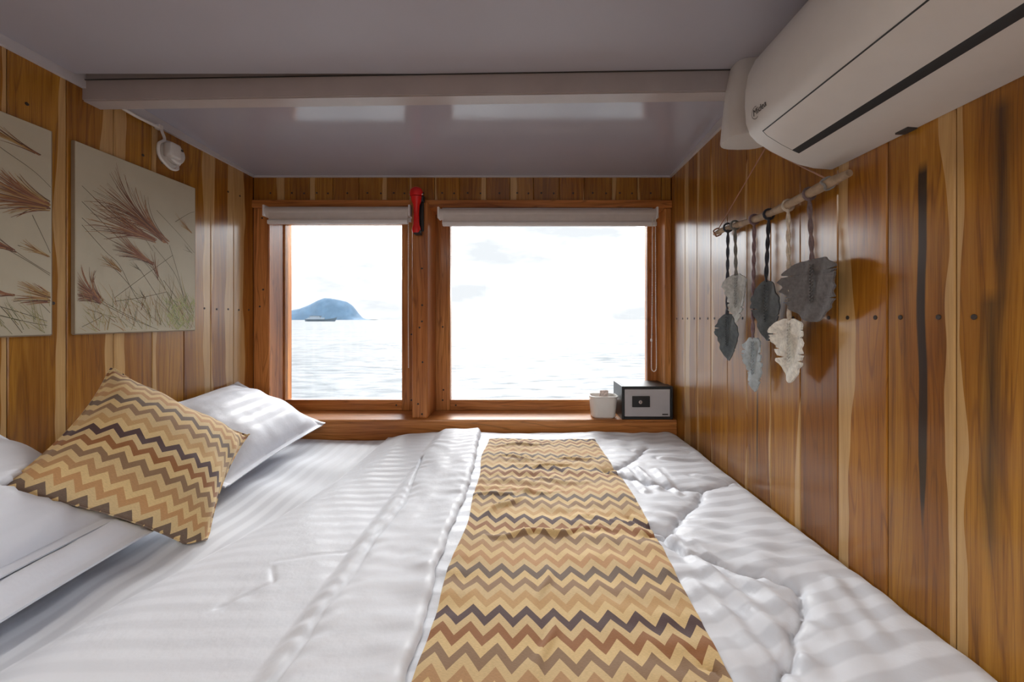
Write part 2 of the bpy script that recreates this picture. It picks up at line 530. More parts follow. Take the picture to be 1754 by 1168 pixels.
t.links.new(fr_.outputs[0], ms.inputs[0]); t.links.new(df.outputs[0], ms.inputs[1]); t.links.new(gs_.outputs[0], ms.inputs[2])
t.links.new(ms.outputs[0], t.nodes['Material Output'].inputs['Surface'])
M['sea'] = m

# ------------------------------------------------------------------ room constants (metres)
XL, XR = -1.37, 0.735          # faces of the side walls
YB = 2.006                     # face of the wall above the windows
YW = 2.125                     # plane of the sashes
YREAR = -1.15
ZC = CAMZ + 0.743              # ceiling
ZBED = 0.583                   # top of the mattress
ZSILL = CAMZ - 0.486
FACE = 0.014                   # board thickness

def board(length, width, thick=FACE, ch=0.0022):
    """board lying in local coords: u across (x), length along z, face towards -y."""
    prof = [(0, thick), (0, ch), (ch, 0), (width - ch, 0), (width, ch), (width, thick)]
    V = [(x, y, 0.0) for x, y in prof] + [(x, y, length) for x, y in prof]
    n = 6
    Fc = [(i, (i + 1) % n, n + (i + 1) % n, n + i) for i in range(n)]
    Fc += [tuple(range(n - 1, -1, -1)), tuple(range(n, 2 * n))]
    U = [(x, 0.0) for x, y in prof] + [(x, length) for x, y in prof]
    return V, Fc, U

plug_mesh = bpy.data.meshes.new('wood_plug')
pv, pf = lathe([(0.0048, 0.0), (0.0048, 0.0008), (0.0038, 0.0016)], 10, Matrix.Identity(4))
plug_mesh.from_pydata([tuple(v) for v in pv], [], pf)
plug_mesh.materials.append(M['plug'])

def add_board(parent, corner, across, length, width, mat, color, plugs=(), vrange=0.0):
    """across = unit vector of increasing u; face normal points = across x up rotated; corner = lower corner on the face."""
    V, Fc, U = board(length, width)
    ax = Vector(across); up = Vector((0, 0, 1))
    inn = up.cross(ax)                                 # into the wall (local +y)
    W = [Vector(corner) + ax * x + inn * y + up * z for x, y, z in V]
    o = obj('plank', (W, Fc), mat, parent, uvs=[(u, v + corner[2]) for u, v in U])
    o.color = color
    for (pu, pz) in plugs:
        p = bpy.data.objects.new('wood_plug', plug_mesh)
        pos = Vector(corner) + ax * pu
        pos.z = pz
        p.location = pos - ORI[o]
        nrm = -inn
        p.rotation_euler = nrm.to_track_quat('Z', 'Y').to_euler()
        link_obj(p, o); ORI[p] = pos
    return o

# ------------------------------------------------------------------ shell
def struct(name, geo, mat, label=None, uvs=None, smooth=False):
    o = obj(name, geo, mat, None, smooth=smooth, uvs=uvs)
    tag(o, label, None, None, 'structure')
    return o

tag(obj('floor', box(XL - 0.1, XR + 0.1, YREAR - 0.1, YB + 0.2, -0.05, 0.0), M['backing']), None, None, None, 'structure')
fl = bpy.data.objects['floor']
for i in range(14):
    x0 = XL + i * 0.1505
    g = box(x0 + 0.001, min(x0 + 0.1495, XR), YREAR, YB + 0.1, 0.0, 0.012)
    o = obj('plank', g, M['floor'], fl, uvs=[(p[0] - x0, p[1]) for p in g[0]])
    o.color = (0, 0, rnd.random(), 1)

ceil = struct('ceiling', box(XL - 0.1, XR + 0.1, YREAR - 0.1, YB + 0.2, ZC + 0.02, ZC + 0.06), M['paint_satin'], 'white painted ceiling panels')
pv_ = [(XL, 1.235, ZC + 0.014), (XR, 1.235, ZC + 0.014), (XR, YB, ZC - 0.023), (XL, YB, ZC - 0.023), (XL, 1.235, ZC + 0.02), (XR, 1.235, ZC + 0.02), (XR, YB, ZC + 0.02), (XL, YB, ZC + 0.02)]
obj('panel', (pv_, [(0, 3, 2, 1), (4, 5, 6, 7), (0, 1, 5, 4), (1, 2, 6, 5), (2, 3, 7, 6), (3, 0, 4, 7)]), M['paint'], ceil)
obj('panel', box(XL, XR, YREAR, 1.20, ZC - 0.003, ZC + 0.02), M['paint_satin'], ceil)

# --- left wall
wl = struct('wall_left', box(XL - 0.08, XL - FACE, YREAR - 0.1, YB + 0.2, 0.0, ZC + 0.02), M['backing'], 'wall of varnished teak boards behind the pillows')
sap_l = [(0.0, 0.0), (0.30, 0.0), (0.40, 0.12), (0.10, 0.0), (0.15, 0.16), (0.0, 0.0), (0.10, 0.20), (0.0, 0.0), (0.16, 0.10)]
y = YB
i = 0
while y > YREAR:
    w = 0.1345
    y0 = y - 0.136
    # u runs along +y here: seen from the room the left wall's right is +y
    sl = [(0.45, 0.0), (0.10, 0.28), (0.0, 0.20), (0.13, 0.0), (0.22, 0.0), (0.0, 0.24), (0.0, 0.17), (0.20, 0.05)][i % 8]
    tone = [0.10, 0.22, 0.45, 0.55, 0.62, 0.40, 0.72, 0.30][i % 8]
    pl = [(0.033, 1.195), (0.101, 1.197)] + [[(0.04, 1.742)], [(0.10, 1.738)], []][i % 3] if y > 0.9 else []
    # on the left wall the board faces +x: across = +y gives inn = up x (+y) = -x, so the face looks to +x
    add_board(wl, (XL, y0, 0.02), (0, 1, 0), ZC - 0.02, w, M['teak'], (sl[0], sl[1], tone, 1), pl)
    y = y0; i += 1

# --- right wall (face looks to -x: across = -y)
wr = struct('wall_right', box(XR + FACE, XR + 0.08, YREAR - 0.1, YB + 0.2, 0.0, ZC + 0.02), M['backing'], 'wall of varnished teak boards along the foot of the bed')
k = 0
seams = [0.680 + 0.1281 * j for j in range(-14, 11)]
seams = [s for s in seams if s > YREAR] + [YB]
for j in range(len(seams) - 1):
    a0, a1 = seams[j], seams[j + 1]
    w = a1 - a0 - 0.0014
    mat = M['teak']
    mid = (a0 + a1) / 2
    sl, tone = (0.0, 0.0), 0.5
    idx = round((a0 - 0.680) / 0.1281)
    tbl = {-2: ((0.0, 0.0), 0.62), -1: ((0.10, 0.0), 0.66), 0: ((0.0, 0.15), 0.60), 1: ((0.27, 0.0), 0.22), 2: ((0.0, 0.0), 0.42), 3: ((0.0, 0.12), 0.5),
           4: ((0.0, 0.05), 0.62), 5: ((0.0, 0.10), 0.36), 6: ((0.08, 0.0), 0.42), 7: ((0.10, 0.0), 0.42), 8: ((0.30, 0.0), 0.4), 9: ((0.0, 0.10), 0.3)}
    if idx in tbl: sl, tone = tbl[idx]
    else: tone = rnd.random()
    if idx == 0: mat = M['teak_streak']
    if idx == -1: mat = M['teak_dark']
    if idx == 4: mat = M['teak_crack']
    pl = [(0.028, 1.154), (0.100, 1.154)] if a0 > 0.3 and w > 0.11 else []
    add_board(wr, (XR, a1, 0.02), (0, -1, 0), ZC - 0.02, w, mat, (sl[0], sl[1], tone, 1), pl)

# --- back wall: everything above the windows is boards; posts, sill and mullion frame the openings
ZL = CAMZ + 0.594              # lower edge of the boards above the windows
wb = struct('wall_back', merge(box(XL - 0.08, XR + 0.08, YB + FACE, YB + 0.2, ZL, ZC + 0.02),
                               box(XL - 0.08, XR + 0.08, YB + FACE, YB + 0.2, 0.0, ZSILL - 0.06)), M['backing'], 'teak boarded wall above the two windows')
x = XL
i = 0
wd = [0.155, 0.128, 0.118, 0.130, 0.142, 0.112, 0.128, 0.125, 0.135, 0.120, 0.118, 0.130, 0.126, 0.140, 0.128, 0.120, 0.133]
while x < XR - 0.02:
    w = min(wd[i % len(wd)], XR - x)
    sl = [(0.0, 0.14), (0.0, 0.0), (0.18, 0.0), (0.0, 0.06), (0.0, 0.12), (0.0, 0.0), (0.10, 0.0), (0.09, 0.0)][i % 8]
    add_board(wb, (x, YB, ZL), (1, 0, 0), ZC - ZL, w - 0.0012, M['teak'], (sl[0], sl[1], [0.18, 0.3, 0.42, 0.25, 0.5, 0.35][i % 6], 1), ([(w * 0.3, 1.787), (w * 0.78, 1.785)] if i % 3 else [(w * 0.55, 1.786)]) if w > 0.08 else [])
    x += w; i += 1

# --- unseen rear wall; its open doorway is added to let in fill daylight
DX0, DX1, DZ = -0.55, 0.50, 1.66
wrear = struct('wall_rear', merge(box(XL - 0.08, DX0, YREAR - 0.08, YREAR, 0, ZC), box(DX1, XR + 0.08, YREAR - 0.08, YREAR, 0, ZC), box(DX0, DX1, YREAR - 0.08, YREAR, DZ, ZC)), M['backing'])
x = XL
while x < XR - 0.01:
    w = min(0.14, XR - x)
    if x + w < DX0 or x > DX1:
        # seen from inside the rear wall faces +y: across = -x
        add_board(wrear, (x + w, YREAR + FACE, 0.02), (-1, 0, 0), ZC - 0.02, w - 0.0012, M['teak'], (0, 0.1, rnd.random(), 1))
    x += w

# --- window frame members
def fr(name, x0, x1, y0, y1, z0, z1, bev=0.004, lab=None, along='z', kind=True, parent=None, mat='teak_frame', plugs=()):
    g = box(x0, x1, y0, y1, z0, z1, bev)
    if along == 'z': uv = [(p[0] - x0 + (p[1] - y0), p[2]) for p in g[0]]
    else: uv = [((p[2] - z0) + (p[1] - y0), p[0]) for p in g[0]]
    o = obj(name, g, M[mat], parent, uvs=uv)
    o.color = (0, 0, rnd.uniform(0.15, 0.5), 1)
    if kind and parent is None: tag(o, lab, None, None, 'structure')
    for (px, py_, pz) in plugs:
        p = bpy.data.objects.new('wood_plug', plug_mesh)
        p.location = Vector((px, py_, pz)) - ORI[o]
        p.rotation_euler = (R(90), 0, 0)
        link_obj(p, o)
    return o

XJ0, XJ1 = -1.290, 0.702       # inner faces of the outer jambs
MX0, MX1, MY = -0.5575, -0.480, 1.955
ZH = CAMZ + 0.560              # under side of the head
fr('trim_1', XL, XR, 1.990, 2.20, ZH, ZL + 0.004, lab='teak head board above the windows', along='x')
fr('trim_2', XL, XJ0, YB - 0.002, 2.20, ZSILL - 0.02, ZH, lab='teak post between the left wall and the narrow window', plugs=[(-1.325, YB - 0.002, 1.66), (-1.337, YB - 0.002, 1.215), (-1.32, YB - 0.002, 1.30)])
fr('trim_3', MX0, MX1, MY, 2.18, ZSILL, ZH + 0.02, bev=0.006, lab='upright teak post between the two windows', plugs=[(-0.527, MY, 0.735), (-0.508, MY, 0.685), (-0.505, MY, 0.94), (-0.52, MY, 1.11), (-0.508, MY, 1.14), (-0.508, MY, 1.40), (-0.507, MY, 1.22)])
fr('trim_4', XJ1, XR, YB - 0.002, 2.20, ZSILL - 0.02, ZH, lab='teak post between the wide window and the right wall')
fr('trim_5', XL, XR, 1.925, 2.20, ZSILL - 0.10, ZSILL, bev=0.006, lab='deep teak window sill behind the bed', along='x')
fr('trim_6', XL, XR, 1.94, 2.02, 0.30, ZSILL - 0.10, lab='teak board under the window sill', along='x')

def window(name, x0, x1, px0, px1, lab):
    zb, zt = ZSILL, ZH
    pz0, pz1 = CAMZ - 0.43, ZH - 0.05
    wdw = empty(name, ((x0 + x1) / 2, YW, zb), lab, None, None, 'structure')
    d = 0.045
    fr('stile', x0, px0, YW, YW + d, zb, zt, 0.003, parent=wdw, plugs=[((x0 + px0) / 2, YW, zb + 0.055), ((x0 + px0) / 2 + .004, YW, zb + 0.11), ((x0 + px0) / 2, YW, 1.11)] if px0 - x0 > 0.03 else [])
    fr('stile', px1, x1, YW, YW + d, zb, zt, 0.003, parent=wdw, plugs=[((x1 + px1) / 2, YW, zb + 0.055), ((x1 + px1) / 2, YW, 1.07)] if x1 - px1 > 0.03 else [])
    fr('rail', px0, px1, YW + 0.002, YW + d, zb, pz0, 0.003, along='x', parent=wdw, plugs=[(px0 + 0.03, YW + 0.002, zb + 0.028), (px1 - 0.03, YW + 0.002, zb + 0.028)])
    fr('rail', px0, px1, YW + 0.002, YW + d, pz1, zt, 0.003, along='x', parent=wdw)
    obj('pane', box(px0 - 0.004, px1 + 0.004, YW + 0.022, YW + 0.027, pz0 - 0.004, pz1 + 0.004), M['glass'], wdw)
window('window_1', XJ0, MX0 + 0.001, -1.283, -0.660, 'narrow clear window with the island behind it')
window('window_2', MX1 - 0.001, XJ1, -0.402, 0.650, 'wide clear window above the safe')

# --- ceiling trims and beam
ZT = CAMZ + 0.714
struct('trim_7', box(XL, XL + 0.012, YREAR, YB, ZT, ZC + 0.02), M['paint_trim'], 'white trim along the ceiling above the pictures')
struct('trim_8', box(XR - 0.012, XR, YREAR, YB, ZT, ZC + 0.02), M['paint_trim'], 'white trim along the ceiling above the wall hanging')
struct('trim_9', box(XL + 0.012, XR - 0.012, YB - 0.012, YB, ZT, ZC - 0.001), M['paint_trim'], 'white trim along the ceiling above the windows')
# painted beam, slightly out of square
BZ = CAMZ + 0.676
p0 = Vector((XL, 1.231, 0)); p1 = Vector((XR - 0.012, 1.178, 0)); dv = Vector((0, 0.056, 0))
bv = [p0, p1, p1 + dv, p0 + dv]
V = [(p.x, p.y, BZ) for p in bv] + [(p.x, p.y, ZC + 0.02) for p in bv]
bm = bmesh.new()
vv = [bm.verts.new(p) for p in V]
for f in [(0, 3, 2, 1), (4, 5, 6, 7), (0, 1, 5, 4), (1, 2, 6, 5), (2, 3, 7, 6), (3, 0, 4, 7)]: bm.faces.new([vv[k] for k in f])
bmesh.ops.bevel(bm, geom=[e for e in bm.edges if abs(e.verts[0].co.z - BZ) < 1e-5 and abs(e.verts[1].co.z - BZ) < 1e-5 and abs(e.verts[0].co.x - e.verts[1].co.x) > 0.5], offset=0.004, segments=2, affect='EDGES')
bm.verts.index_update()
struct('trim_10', ([tuple(v.co) for v in bm.verts], [tuple(v.index for v in f.verts) for f in bm.faces]), M['beam'], 'off-white painted beam crossing the ceiling')
bm.free()
struct('trim_11', xform(box(-1.05, 1.05, -0.0015, 0.0015, ZC - 0.0055, ZC - 0.003), Matrix.Translation((-0.32, 1.2015, 0)) @ Matrix.Rotation(-0.0252, 4, 'Z')), M['seam'], 'thin dark gap where the ceiling panel meets the beam')

# --- unseen downlights behind the camera, added as fill light
m, t, b = new_mat('lit fill lamp diffuser')
b.inputs['Base Color'].default_value = (0.9, 0.88, 0.84, 1)
b.inputs['Emission Color'].default_value = (1.0, 0.86, 0.70, 1)
b.inputs['Emission Strength'].default_value = 6.0
M['fill_glow'] = m
for lx, ly, nm in ((-0.85, -0.25, 'added fill downlight nearer the left wall'), (0.25, -0.25, 'added fill downlight nearer the right wall')):
    e = empty('fill_downlight', (lx, ly, ZC - 0.02), nm, 'lamp', 'added fill downlights')
    Mx = Matrix.Translation((lx, ly, ZC)) @ Matrix.Rotation(math.pi, 4, 'X')
    obj('fill_ring', lathe([(0.085, 0.0), (0.088, 0.008), (0.075, 0.014), (0.066, 0.010)], 24, Mx), M['plastic'], e, smooth=True, angle=40)
    obj('fill_diffuser', lathe([(0.066, 0.010), (0.064, 0.0115)], 24, Mx), M['fill_glow'], e)
    ld = bpy.data.lights.new('downlight', 'AREA'); ld.shape = 'DISK'; ld.size = 0.12; ld.energy = 4.5; ld.color = (1.0, 0.92, 0.83)
    lo = bpy.data.objects.new('fill_light', ld)
    lo.location = Vector((lx, ly, ZC - 0.016)) - ORI[e]
    link_obj(lo, e)

# ------------------------------------------------------------------ outside
sea_z = CAMZ - 3.0
tag(obj('sea', ([(-9000, 3.5, sea_z), (9000, 3.5, sea_z), (9000, 12000, sea_z), (-9000, 12000, sea_z), (-9000, -9000, sea_z), (9000, -9000, sea_z)], [(0, 1, 2, 3), (4, 5, 1, 0)]), M['sea']),
    'pale rippled sea under the white sky', None, None, 'stuff')

# island: real hill at 2.4 km
D = 2400.0
S = D / F
prof = [(300, 12), (400, 14), (470, 14), (500, 16), (515, 19), (530, 25), (545, 33), (556, 37), (566, 36.5), (580, 34), (594, 30.5), (602, 25), (609, 15), (614, 5), (622, 1.2), (640, 0)]
px_ = np.array([p[0] for p in prof]); hh = np.array([p[1] for p in prof])
nx, ny = 120, 26
V = []
for i in range(nx):
    x = 300 + (640 - 300) * i / (nx - 1)
    h = np.interp(x, px_, hh) * S
    for j in range(ny):
        q = j / (ny - 1) * 2 - 1
        prf = max(0.0, 1 - abs(q) ** 1.7)
        rough = 1 + 0.35 * float(fnoise(np.array(x / 9.0), np.array(q * 5 + 20), 3)) * (1 - prf) * 2
        V.append(((x - 900) * S, D + q * 110, sea_z - 1 + (h + 3) * prf * rough))
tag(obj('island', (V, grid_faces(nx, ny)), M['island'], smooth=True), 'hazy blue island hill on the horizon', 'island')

# boat in front of the island
bx, by = -352 / F * 585.0, 585.0
bt = empty('boat', (bx, by, sea_z), 'small wooden cruise boat anchored in front of the island', 'boat')
BL = 44.0
secs = []
for i in range(13):
    q = i / 12.0
    x = -BL / 2 + BL * q
    half = 3.6 * (1 - (2 * q - 1) ** 4) ** 0.5 * (1 if q < 0.7 else 1 - 0.6 * (q - 0.7) / 0.3) + 0.15
    sheer = 3.0 + 2.6 * max(0, (q - 0.6) / 0.4) ** 2 + 1.2 * max(0, (0.2 - q) / 0.2) ** 2
    over = 3.0 * max(0, (q - 0.8) / 0.2)
    secs.append([(x, -half * 0.5, -0.4), (x, half * 0.5, -0.4), (x + over, half, sheer), (x + over, -half, sheer)])
V = [(bx + p[0], by + p[1], sea_z + p[2]) for s in secs for p in s]
Fc = []
for i in range(12):
    for k in range(4):
        Fc.append((i * 4 + k, (i + 1) * 4 + k, (i + 1) * 4 + (k + 1) % 4, i * 4 + (k + 1) % 4))
Fc += [(0, 1, 2, 3), (51, 50, 49, 48)]
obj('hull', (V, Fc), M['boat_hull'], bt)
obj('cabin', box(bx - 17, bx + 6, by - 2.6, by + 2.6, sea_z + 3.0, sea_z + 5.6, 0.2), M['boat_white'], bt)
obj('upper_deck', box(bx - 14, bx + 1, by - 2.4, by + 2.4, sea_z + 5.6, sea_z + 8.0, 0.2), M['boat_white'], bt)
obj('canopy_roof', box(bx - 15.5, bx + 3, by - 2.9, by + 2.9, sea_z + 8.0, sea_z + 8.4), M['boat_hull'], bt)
obj('mast', tube([(bx + 7, by, sea_z + 3), (bx + 7, by, sea_z + 11.5)], [0.22, 0.12], 6), M['boat_hull'], bt)
obj('bowsprit', tube([(bx + 22, by, sea_z + 5.2), (bx + 28, by, sea_z + 7.0)], [0.25, 0.12], 6), M['boat_hull'], bt)

# ------------------------------------------------------------------ bed
BX0, BX1, BY0, BY1 = XL + 0.004, XR - 0.004, 0.22, 1.918
bed = empty('bed', ((BX0 + BX1) / 2, (BY0 + BY1) / 2, 0.012), 'wide bed in a white striped sheet filling the cabin below the windows', 'bed')
g = box(BX0, BX1, BY0 - 0.02, BY1, 0.012, 0.36, 0.01)
o = obj('bed_base', g, M['teak_frame'], bed, uvs=[(p[2], p[0]) for p in g[0]])
g = box(BX0, BX1, BY0, BY1, 0.36, ZBED, 0.035, 4)
V = np.array(g[0])
nx, ny = 180, 150
xs = np.linspace(BX0, BX1, nx); ys = np.linspace(BY0, BY1, ny)
X, Y = np.meshgrid(xs, ys, indexing='ij')
ed = np.minimum(np.minimum(X - BX0, BX1 - X), np.minimum(Y - BY0, BY1 - Y))
Zs = ZBED - 0.004 - 0.03 * (1 - np.clip(ed / 0.03, 0, 1)) ** 2 + 0.004 * fnoise(X * 5, Y * 5, 2)
Zs += 0.0035 * np.sin(X * 9 + Y * 26 + 4 * fnoise(X * 3, Y * 3, 2)) * sstep(-0.3, -0.7, X)
top = np.stack([X, Y, Zs], -1).reshape(-1, 3)
V = [tuple(p) for p in top]; Fc = grid_faces(nx, ny)
ring = [i * ny for i in range(nx)] + [(nx - 1) * ny + j for j in range(1, ny)] + [i * ny + ny - 1 for i in range(nx - 2, -1, -1)] + [j for j in range(ny - 2, 0, -1)]
b0 = len(V)
for r_ in ring: V.append((V[r_][0], V[r_][1], 0.36))
nr = len(ring)
for k in range(nr): Fc.append((ring[k], b0 + k, b0 + (k + 1) % nr, ring[(k + 1) % nr]))
obj('mattress', (V, Fc), M['sheet'], bed, smooth=True, angle=60, uvs=[(p[0], p[1]) for p in V])

def pxg(x, y, h=0.52):
    """point of the bed top seen at a place of the photograph (the bed lies h under the eye)."""
    d = h * F / (y - 547.0)
    return ((x - 900.0) * d / F, d)

# comforter: lower layer over the whole foot half, flap folded back towards the window side of the pillows
seams_r = [
    [(1106, 762), (1091, 777), (1068, 791), (1037, 802)],
    [(1202, 831), (1195, 852), (1172, 868), (1156, 889), (1147, 900), (1133, 910), (1107, 912)],
    [(1076, 881), (1107, 896), (1145, 900)],
    [(1137, 912), (1172, 938), (1218, 946), (1265, 965), (1307, 971), (1368, 994), (1375, 1038), (1355, 1061), (1358, 1096), (1349, 1115), (1332, 1130), (1330, 1168), (1340, 1260)],
    [(1200, 1128), (1227, 1134), (1253, 1157), (1268, 1180), (1290, 1260)],
    [(1037, 804), (1080, 812), (1130, 825), (1202, 831)],
    [(1202, 831), (1260, 815)],
]
seams_r = [[pxg(*p) for p in s] for s in seams_r]
CX0, CX1, CY0, CY1 = -0.42, 0.728, 0.20, 1.905
def height_lower(X, Y):
    h = 0.022 + 0.010 * fnoise(X * 3.2, Y * 3.2, 2)
    puff = np.full(X.shape, 1.0)
    crease = np.zeros(X.shape)
    for s in seams_r:
        d, run = seg_dist(X, Y, s)
        puff = np.minimum(puff, np.clip(d / 0.06, 0, 1))
        crease = np.maximum(crease, np.exp(-(d / 0.0055) ** 2))
        h = h + 0.0018 * np.clip(fnoise(X * 7, Y * 7 + 3, 2) + 0.3, 0, 1) * 2 * np.sin(run * 170 + 3 * fnoise(X * 9, Y * 9, 1)) * np.exp(-(d / 0.035) ** 2)
    h = h + 0.017 * np.sqrt(np.clip(1 - (1 - puff) ** 2, 0, 1)) - 0.010 * crease
    # shallow folds
    h = h + 0.004 * np.sin((X * 0.85 - Y * 0.35) * 62 + 5 * fnoise(X * 3, Y * 3, 2)) * np.clip(fnoise(X * 4 + 9, Y * 4, 2) + 0.32, 0, 1) * sstep(0.2, 0.4, X)
    h = h + 0.008 * fnoise(X * 11, Y * 11, 3) + 0.003 * np.sin((X * 0.3 + Y) * 90 + 9 * fnoise(X * 5, Y * 5, 2)) * np.clip(fnoise(X * 5 + 2, Y * 5, 2) + 0.15, 0, 1) * 2
    for (x0_, y0_, x1_, y1_, a_, w_) in [(0.36, 0.98, 0.44, 0.62, 0.008, 0.014), (0.40, 0.95, 0.50, 0.68, 0.006, 0.012), (0.34, 0.80, 0.40, 0.55, 0.007, 0.013), (0.42, 1.25, 0.40, 1.42, 0.007, 0.010), (0.47, 1.22, 0.46, 1.40, 0.006, 0.009),
                                          (0.36, 1.40, 0.37, 1.22, 0.006, 0.009), (0.52, 1.52, 0.66, 1.50, 0.006, 0.010), (0.45, 1.62, 0.64, 1.60, 0.006, 0.012), (0.58, 1.36, 0.68, 1.30, 0.006, 0.010), (0.62, 0.80, 0.58, 0.66, 0.006, 0.014)]:
        d, run = seg_dist(X + 0.012 * fnoise(X * 9, Y * 9, 2), Y + 0.012 * fnoise(X * 9 + 7, Y * 9, 2), [(x0_, y0_), (x1_, y1_)])
        h = h + a_ * np.exp(-(d / w_) ** 2) - 0.5 * a_ * np.exp(-((d - 2.2 * w_) / w_) ** 2)
    # edges roll down to the mattress
    dr = CX1 - X
    h = h * (1 - 0.9 * (1 - np.clip(dr / 0.07, 0, 1)) ** 2.2)
    db = CY1 + 0.006 * np.sin(X * 21) - Y
    h = h * np.sqrt(np.clip(1 - (1 - np.clip(db / 0.06, 0, 1)) ** 2, 0, 1))
    h = h * sstep(CX0, CX0 + 0.05, X)
    return np.maximum(h, 0.002)
def sheet_mesh(x0, x1, y0, y1, step, hf, skirt=0.0):
    nx = int((x1 - x0) / step) + 1; ny = int((y1 - y0) / step) + 1
    X, Y = np.meshgrid(np.linspace(x0, x1, nx), np.linspace(y0, y1, ny), indexing='ij')
    H = hf(X, Y)
    V = np.stack([X, Y, ZBED + H], -1).reshape(-1, 3)
    return V, grid_faces(nx, ny), [(p[0], p[1]) for p in V], nx, ny
V, Fc, U, _, _ = sheet_mesh(CX0, CX1, CY0, CY1, 0.0068, height_lower)
comf = obj('comforter', (V, Fc), M['comforter'], smooth=True, uvs=[(p[0], p[1] - 0.2 * p[0]) for p in V])
tag(comf, 'white quilted comforter spread over the foot of the bed under the chevron runner', 'comforter')

hem = [(-0.211, 1.93), (-0.200, 1.70), (-0.184, 1.446), (-0.178, 1.205), (-0.186, 1.012), (-0.188, 0.841), (-0.176, 0.713), (-0.174, 0.616), (-0.17, 0.18)]
left_edge = [(-0.655, 1.93), (-0.66, 1.70), (-0.66, 1.40), (-0.70, 1.15), (-0.76, 0.95), (-0.82, 0.75), (-0.86, 0.55), (-0.88, 0.18)]
def interp_edge(E, Y):
    ys = np.array([p[1] for p in E])[::-1]; xs = np.array([p[0] for p in E])[::-1]
    return np.interp(Y, ys, xs)
seams_f = [[(722, 770), (691, 850), (645, 900), (599, 969), (549, 1027), (519, 1077), (473, 1134), (446, 1168), (400, 1230)],
           [(466, 940), (469, 962), (420, 983), (373, 1002)],
           [(469, 930), (540, 921), (600, 915), (645, 900)]]
seams_f = [[pxg(*p, h=0.50) for p in s] for s in seams_f]
def height_flap(X, Y):
    hx = interp_edge(hem, Y) + 0.002 * np.sin(Y * 50) + 0.001 * np.sin(Y * 133 + 1)
    lx = interp_edge(left_edge, Y)
    base = height_lower(X, Y)
    th = 0.014 + 0.008 * fnoise(X * 4 + 3, Y * 4, 2)
    crease = np.zeros(X.shape); puff = np.ones(X.shape); puck = np.zeros(X.shape)
    for n_, s in enumerate(seams_f):
        d, run = seg_dist(X, Y, s)
        amt = (1.0, 0.4, 0.2)[n_]
        crease = np.maximum(crease, amt * np.exp(-(d / 0.0042) ** 2))
        puff = np.minimum(puff, 1 - amt * (1 - np.clip(d / 0.03, 0, 1)))
        puck = puck + amt * 0.006 * np.clip(fnoise(X * 5 + 1, Y * 9 + 4, 2) + 0.12, 0, 1) * np.sin(run * 140 + 70 * d + 12 * fnoise(X * 8, Y * 8, 2)) * np.exp(-(d / 0.035) ** 2)
    dh = hx - X
    puck = puck + 0.005 * np.clip(fnoise(X * 3 + 1, Y * 9, 2) + 0.12, 0, 1) * np.sin(Y * 150 + X * 60 + 14 * fnoise(X * 6, Y * 6, 2)) * np.exp(-((dh - 0.02) / 0.03) ** 2)
    th = (th + 0.006 * np.sqrt(np.clip(1 - (1 - puff) ** 2, 0, 1)) - 0.008 * crease + puck) * (0.62 + 0.38 * sstep(0.0, 0.12, dh))
    th = th + 0.0022 * np.sin((X + 0.55 * Y) * 55 + 7 * fnoise(X * 3, Y * 2, 2)) * np.clip(fnoise(X * 3, Y * 3 + 7, 2) + 0.25, 0, 1)
    th = th + 0.003 * fnoise(X * 12 + 5, Y * 12, 3)
    # fuller towards the window where the fold stands up
    th = th + 0.010 * sstep(1.35, 1.8, Y)
    r = np.clip(dh / 0.018, 0, 1)
    e1 = np.sqrt(np.clip(1 - (1 - r) ** 2, 0, 1))
    l_ = np.clip((X - lx) / 0.13, 0, 1)
    e2 = np.sin(l_ * math.pi / 2)
    db = CY1 + 0.004 + 0.010 * np.sin(X * 17 + 2) - Y
    e3 = np.sqrt(np.clip(1 - (1 - np.clip(db / 0.05, 0, 1)) ** 2, 0, 1))
    return np.maximum((0.6 * base * sstep(-0.60, -0.40, X) + 0.4 * base * sstep(0.10, 0.0, dh) + th * e1 + 0.004 * e1) * e2 * e3, np.where(base > 0.0021, base + 0.002, 0.0015))
# flap mesh follows its own edges
ny = 320; nx = 200
ys = np.linspace(CY0, CY1, ny)
Yg, Q = np.meshgrid(ys, np.linspace(0, 1, nx), indexing='ij')
Xg = interp_edge(left_edge, Yg) * (1 - Q) + (interp_edge(hem, Yg) + 0.002 * np.sin(Yg * 50) + 0.001 * np.sin(Yg * 133 + 1)) * Q
H = height_flap(Xg, Yg)
V = np.stack([Xg, Yg, ZBED + 0.001 + H], -1).reshape(-1, 3)
fo = obj('folded_flap', (V, [f[::-1] for f in grid_faces(ny, nx)]), M['flap'], comf, smooth=True, uvs=[(p[0], p[1]) for p in V])
fo['label'] = 'smooth folded-back half of the comforter'

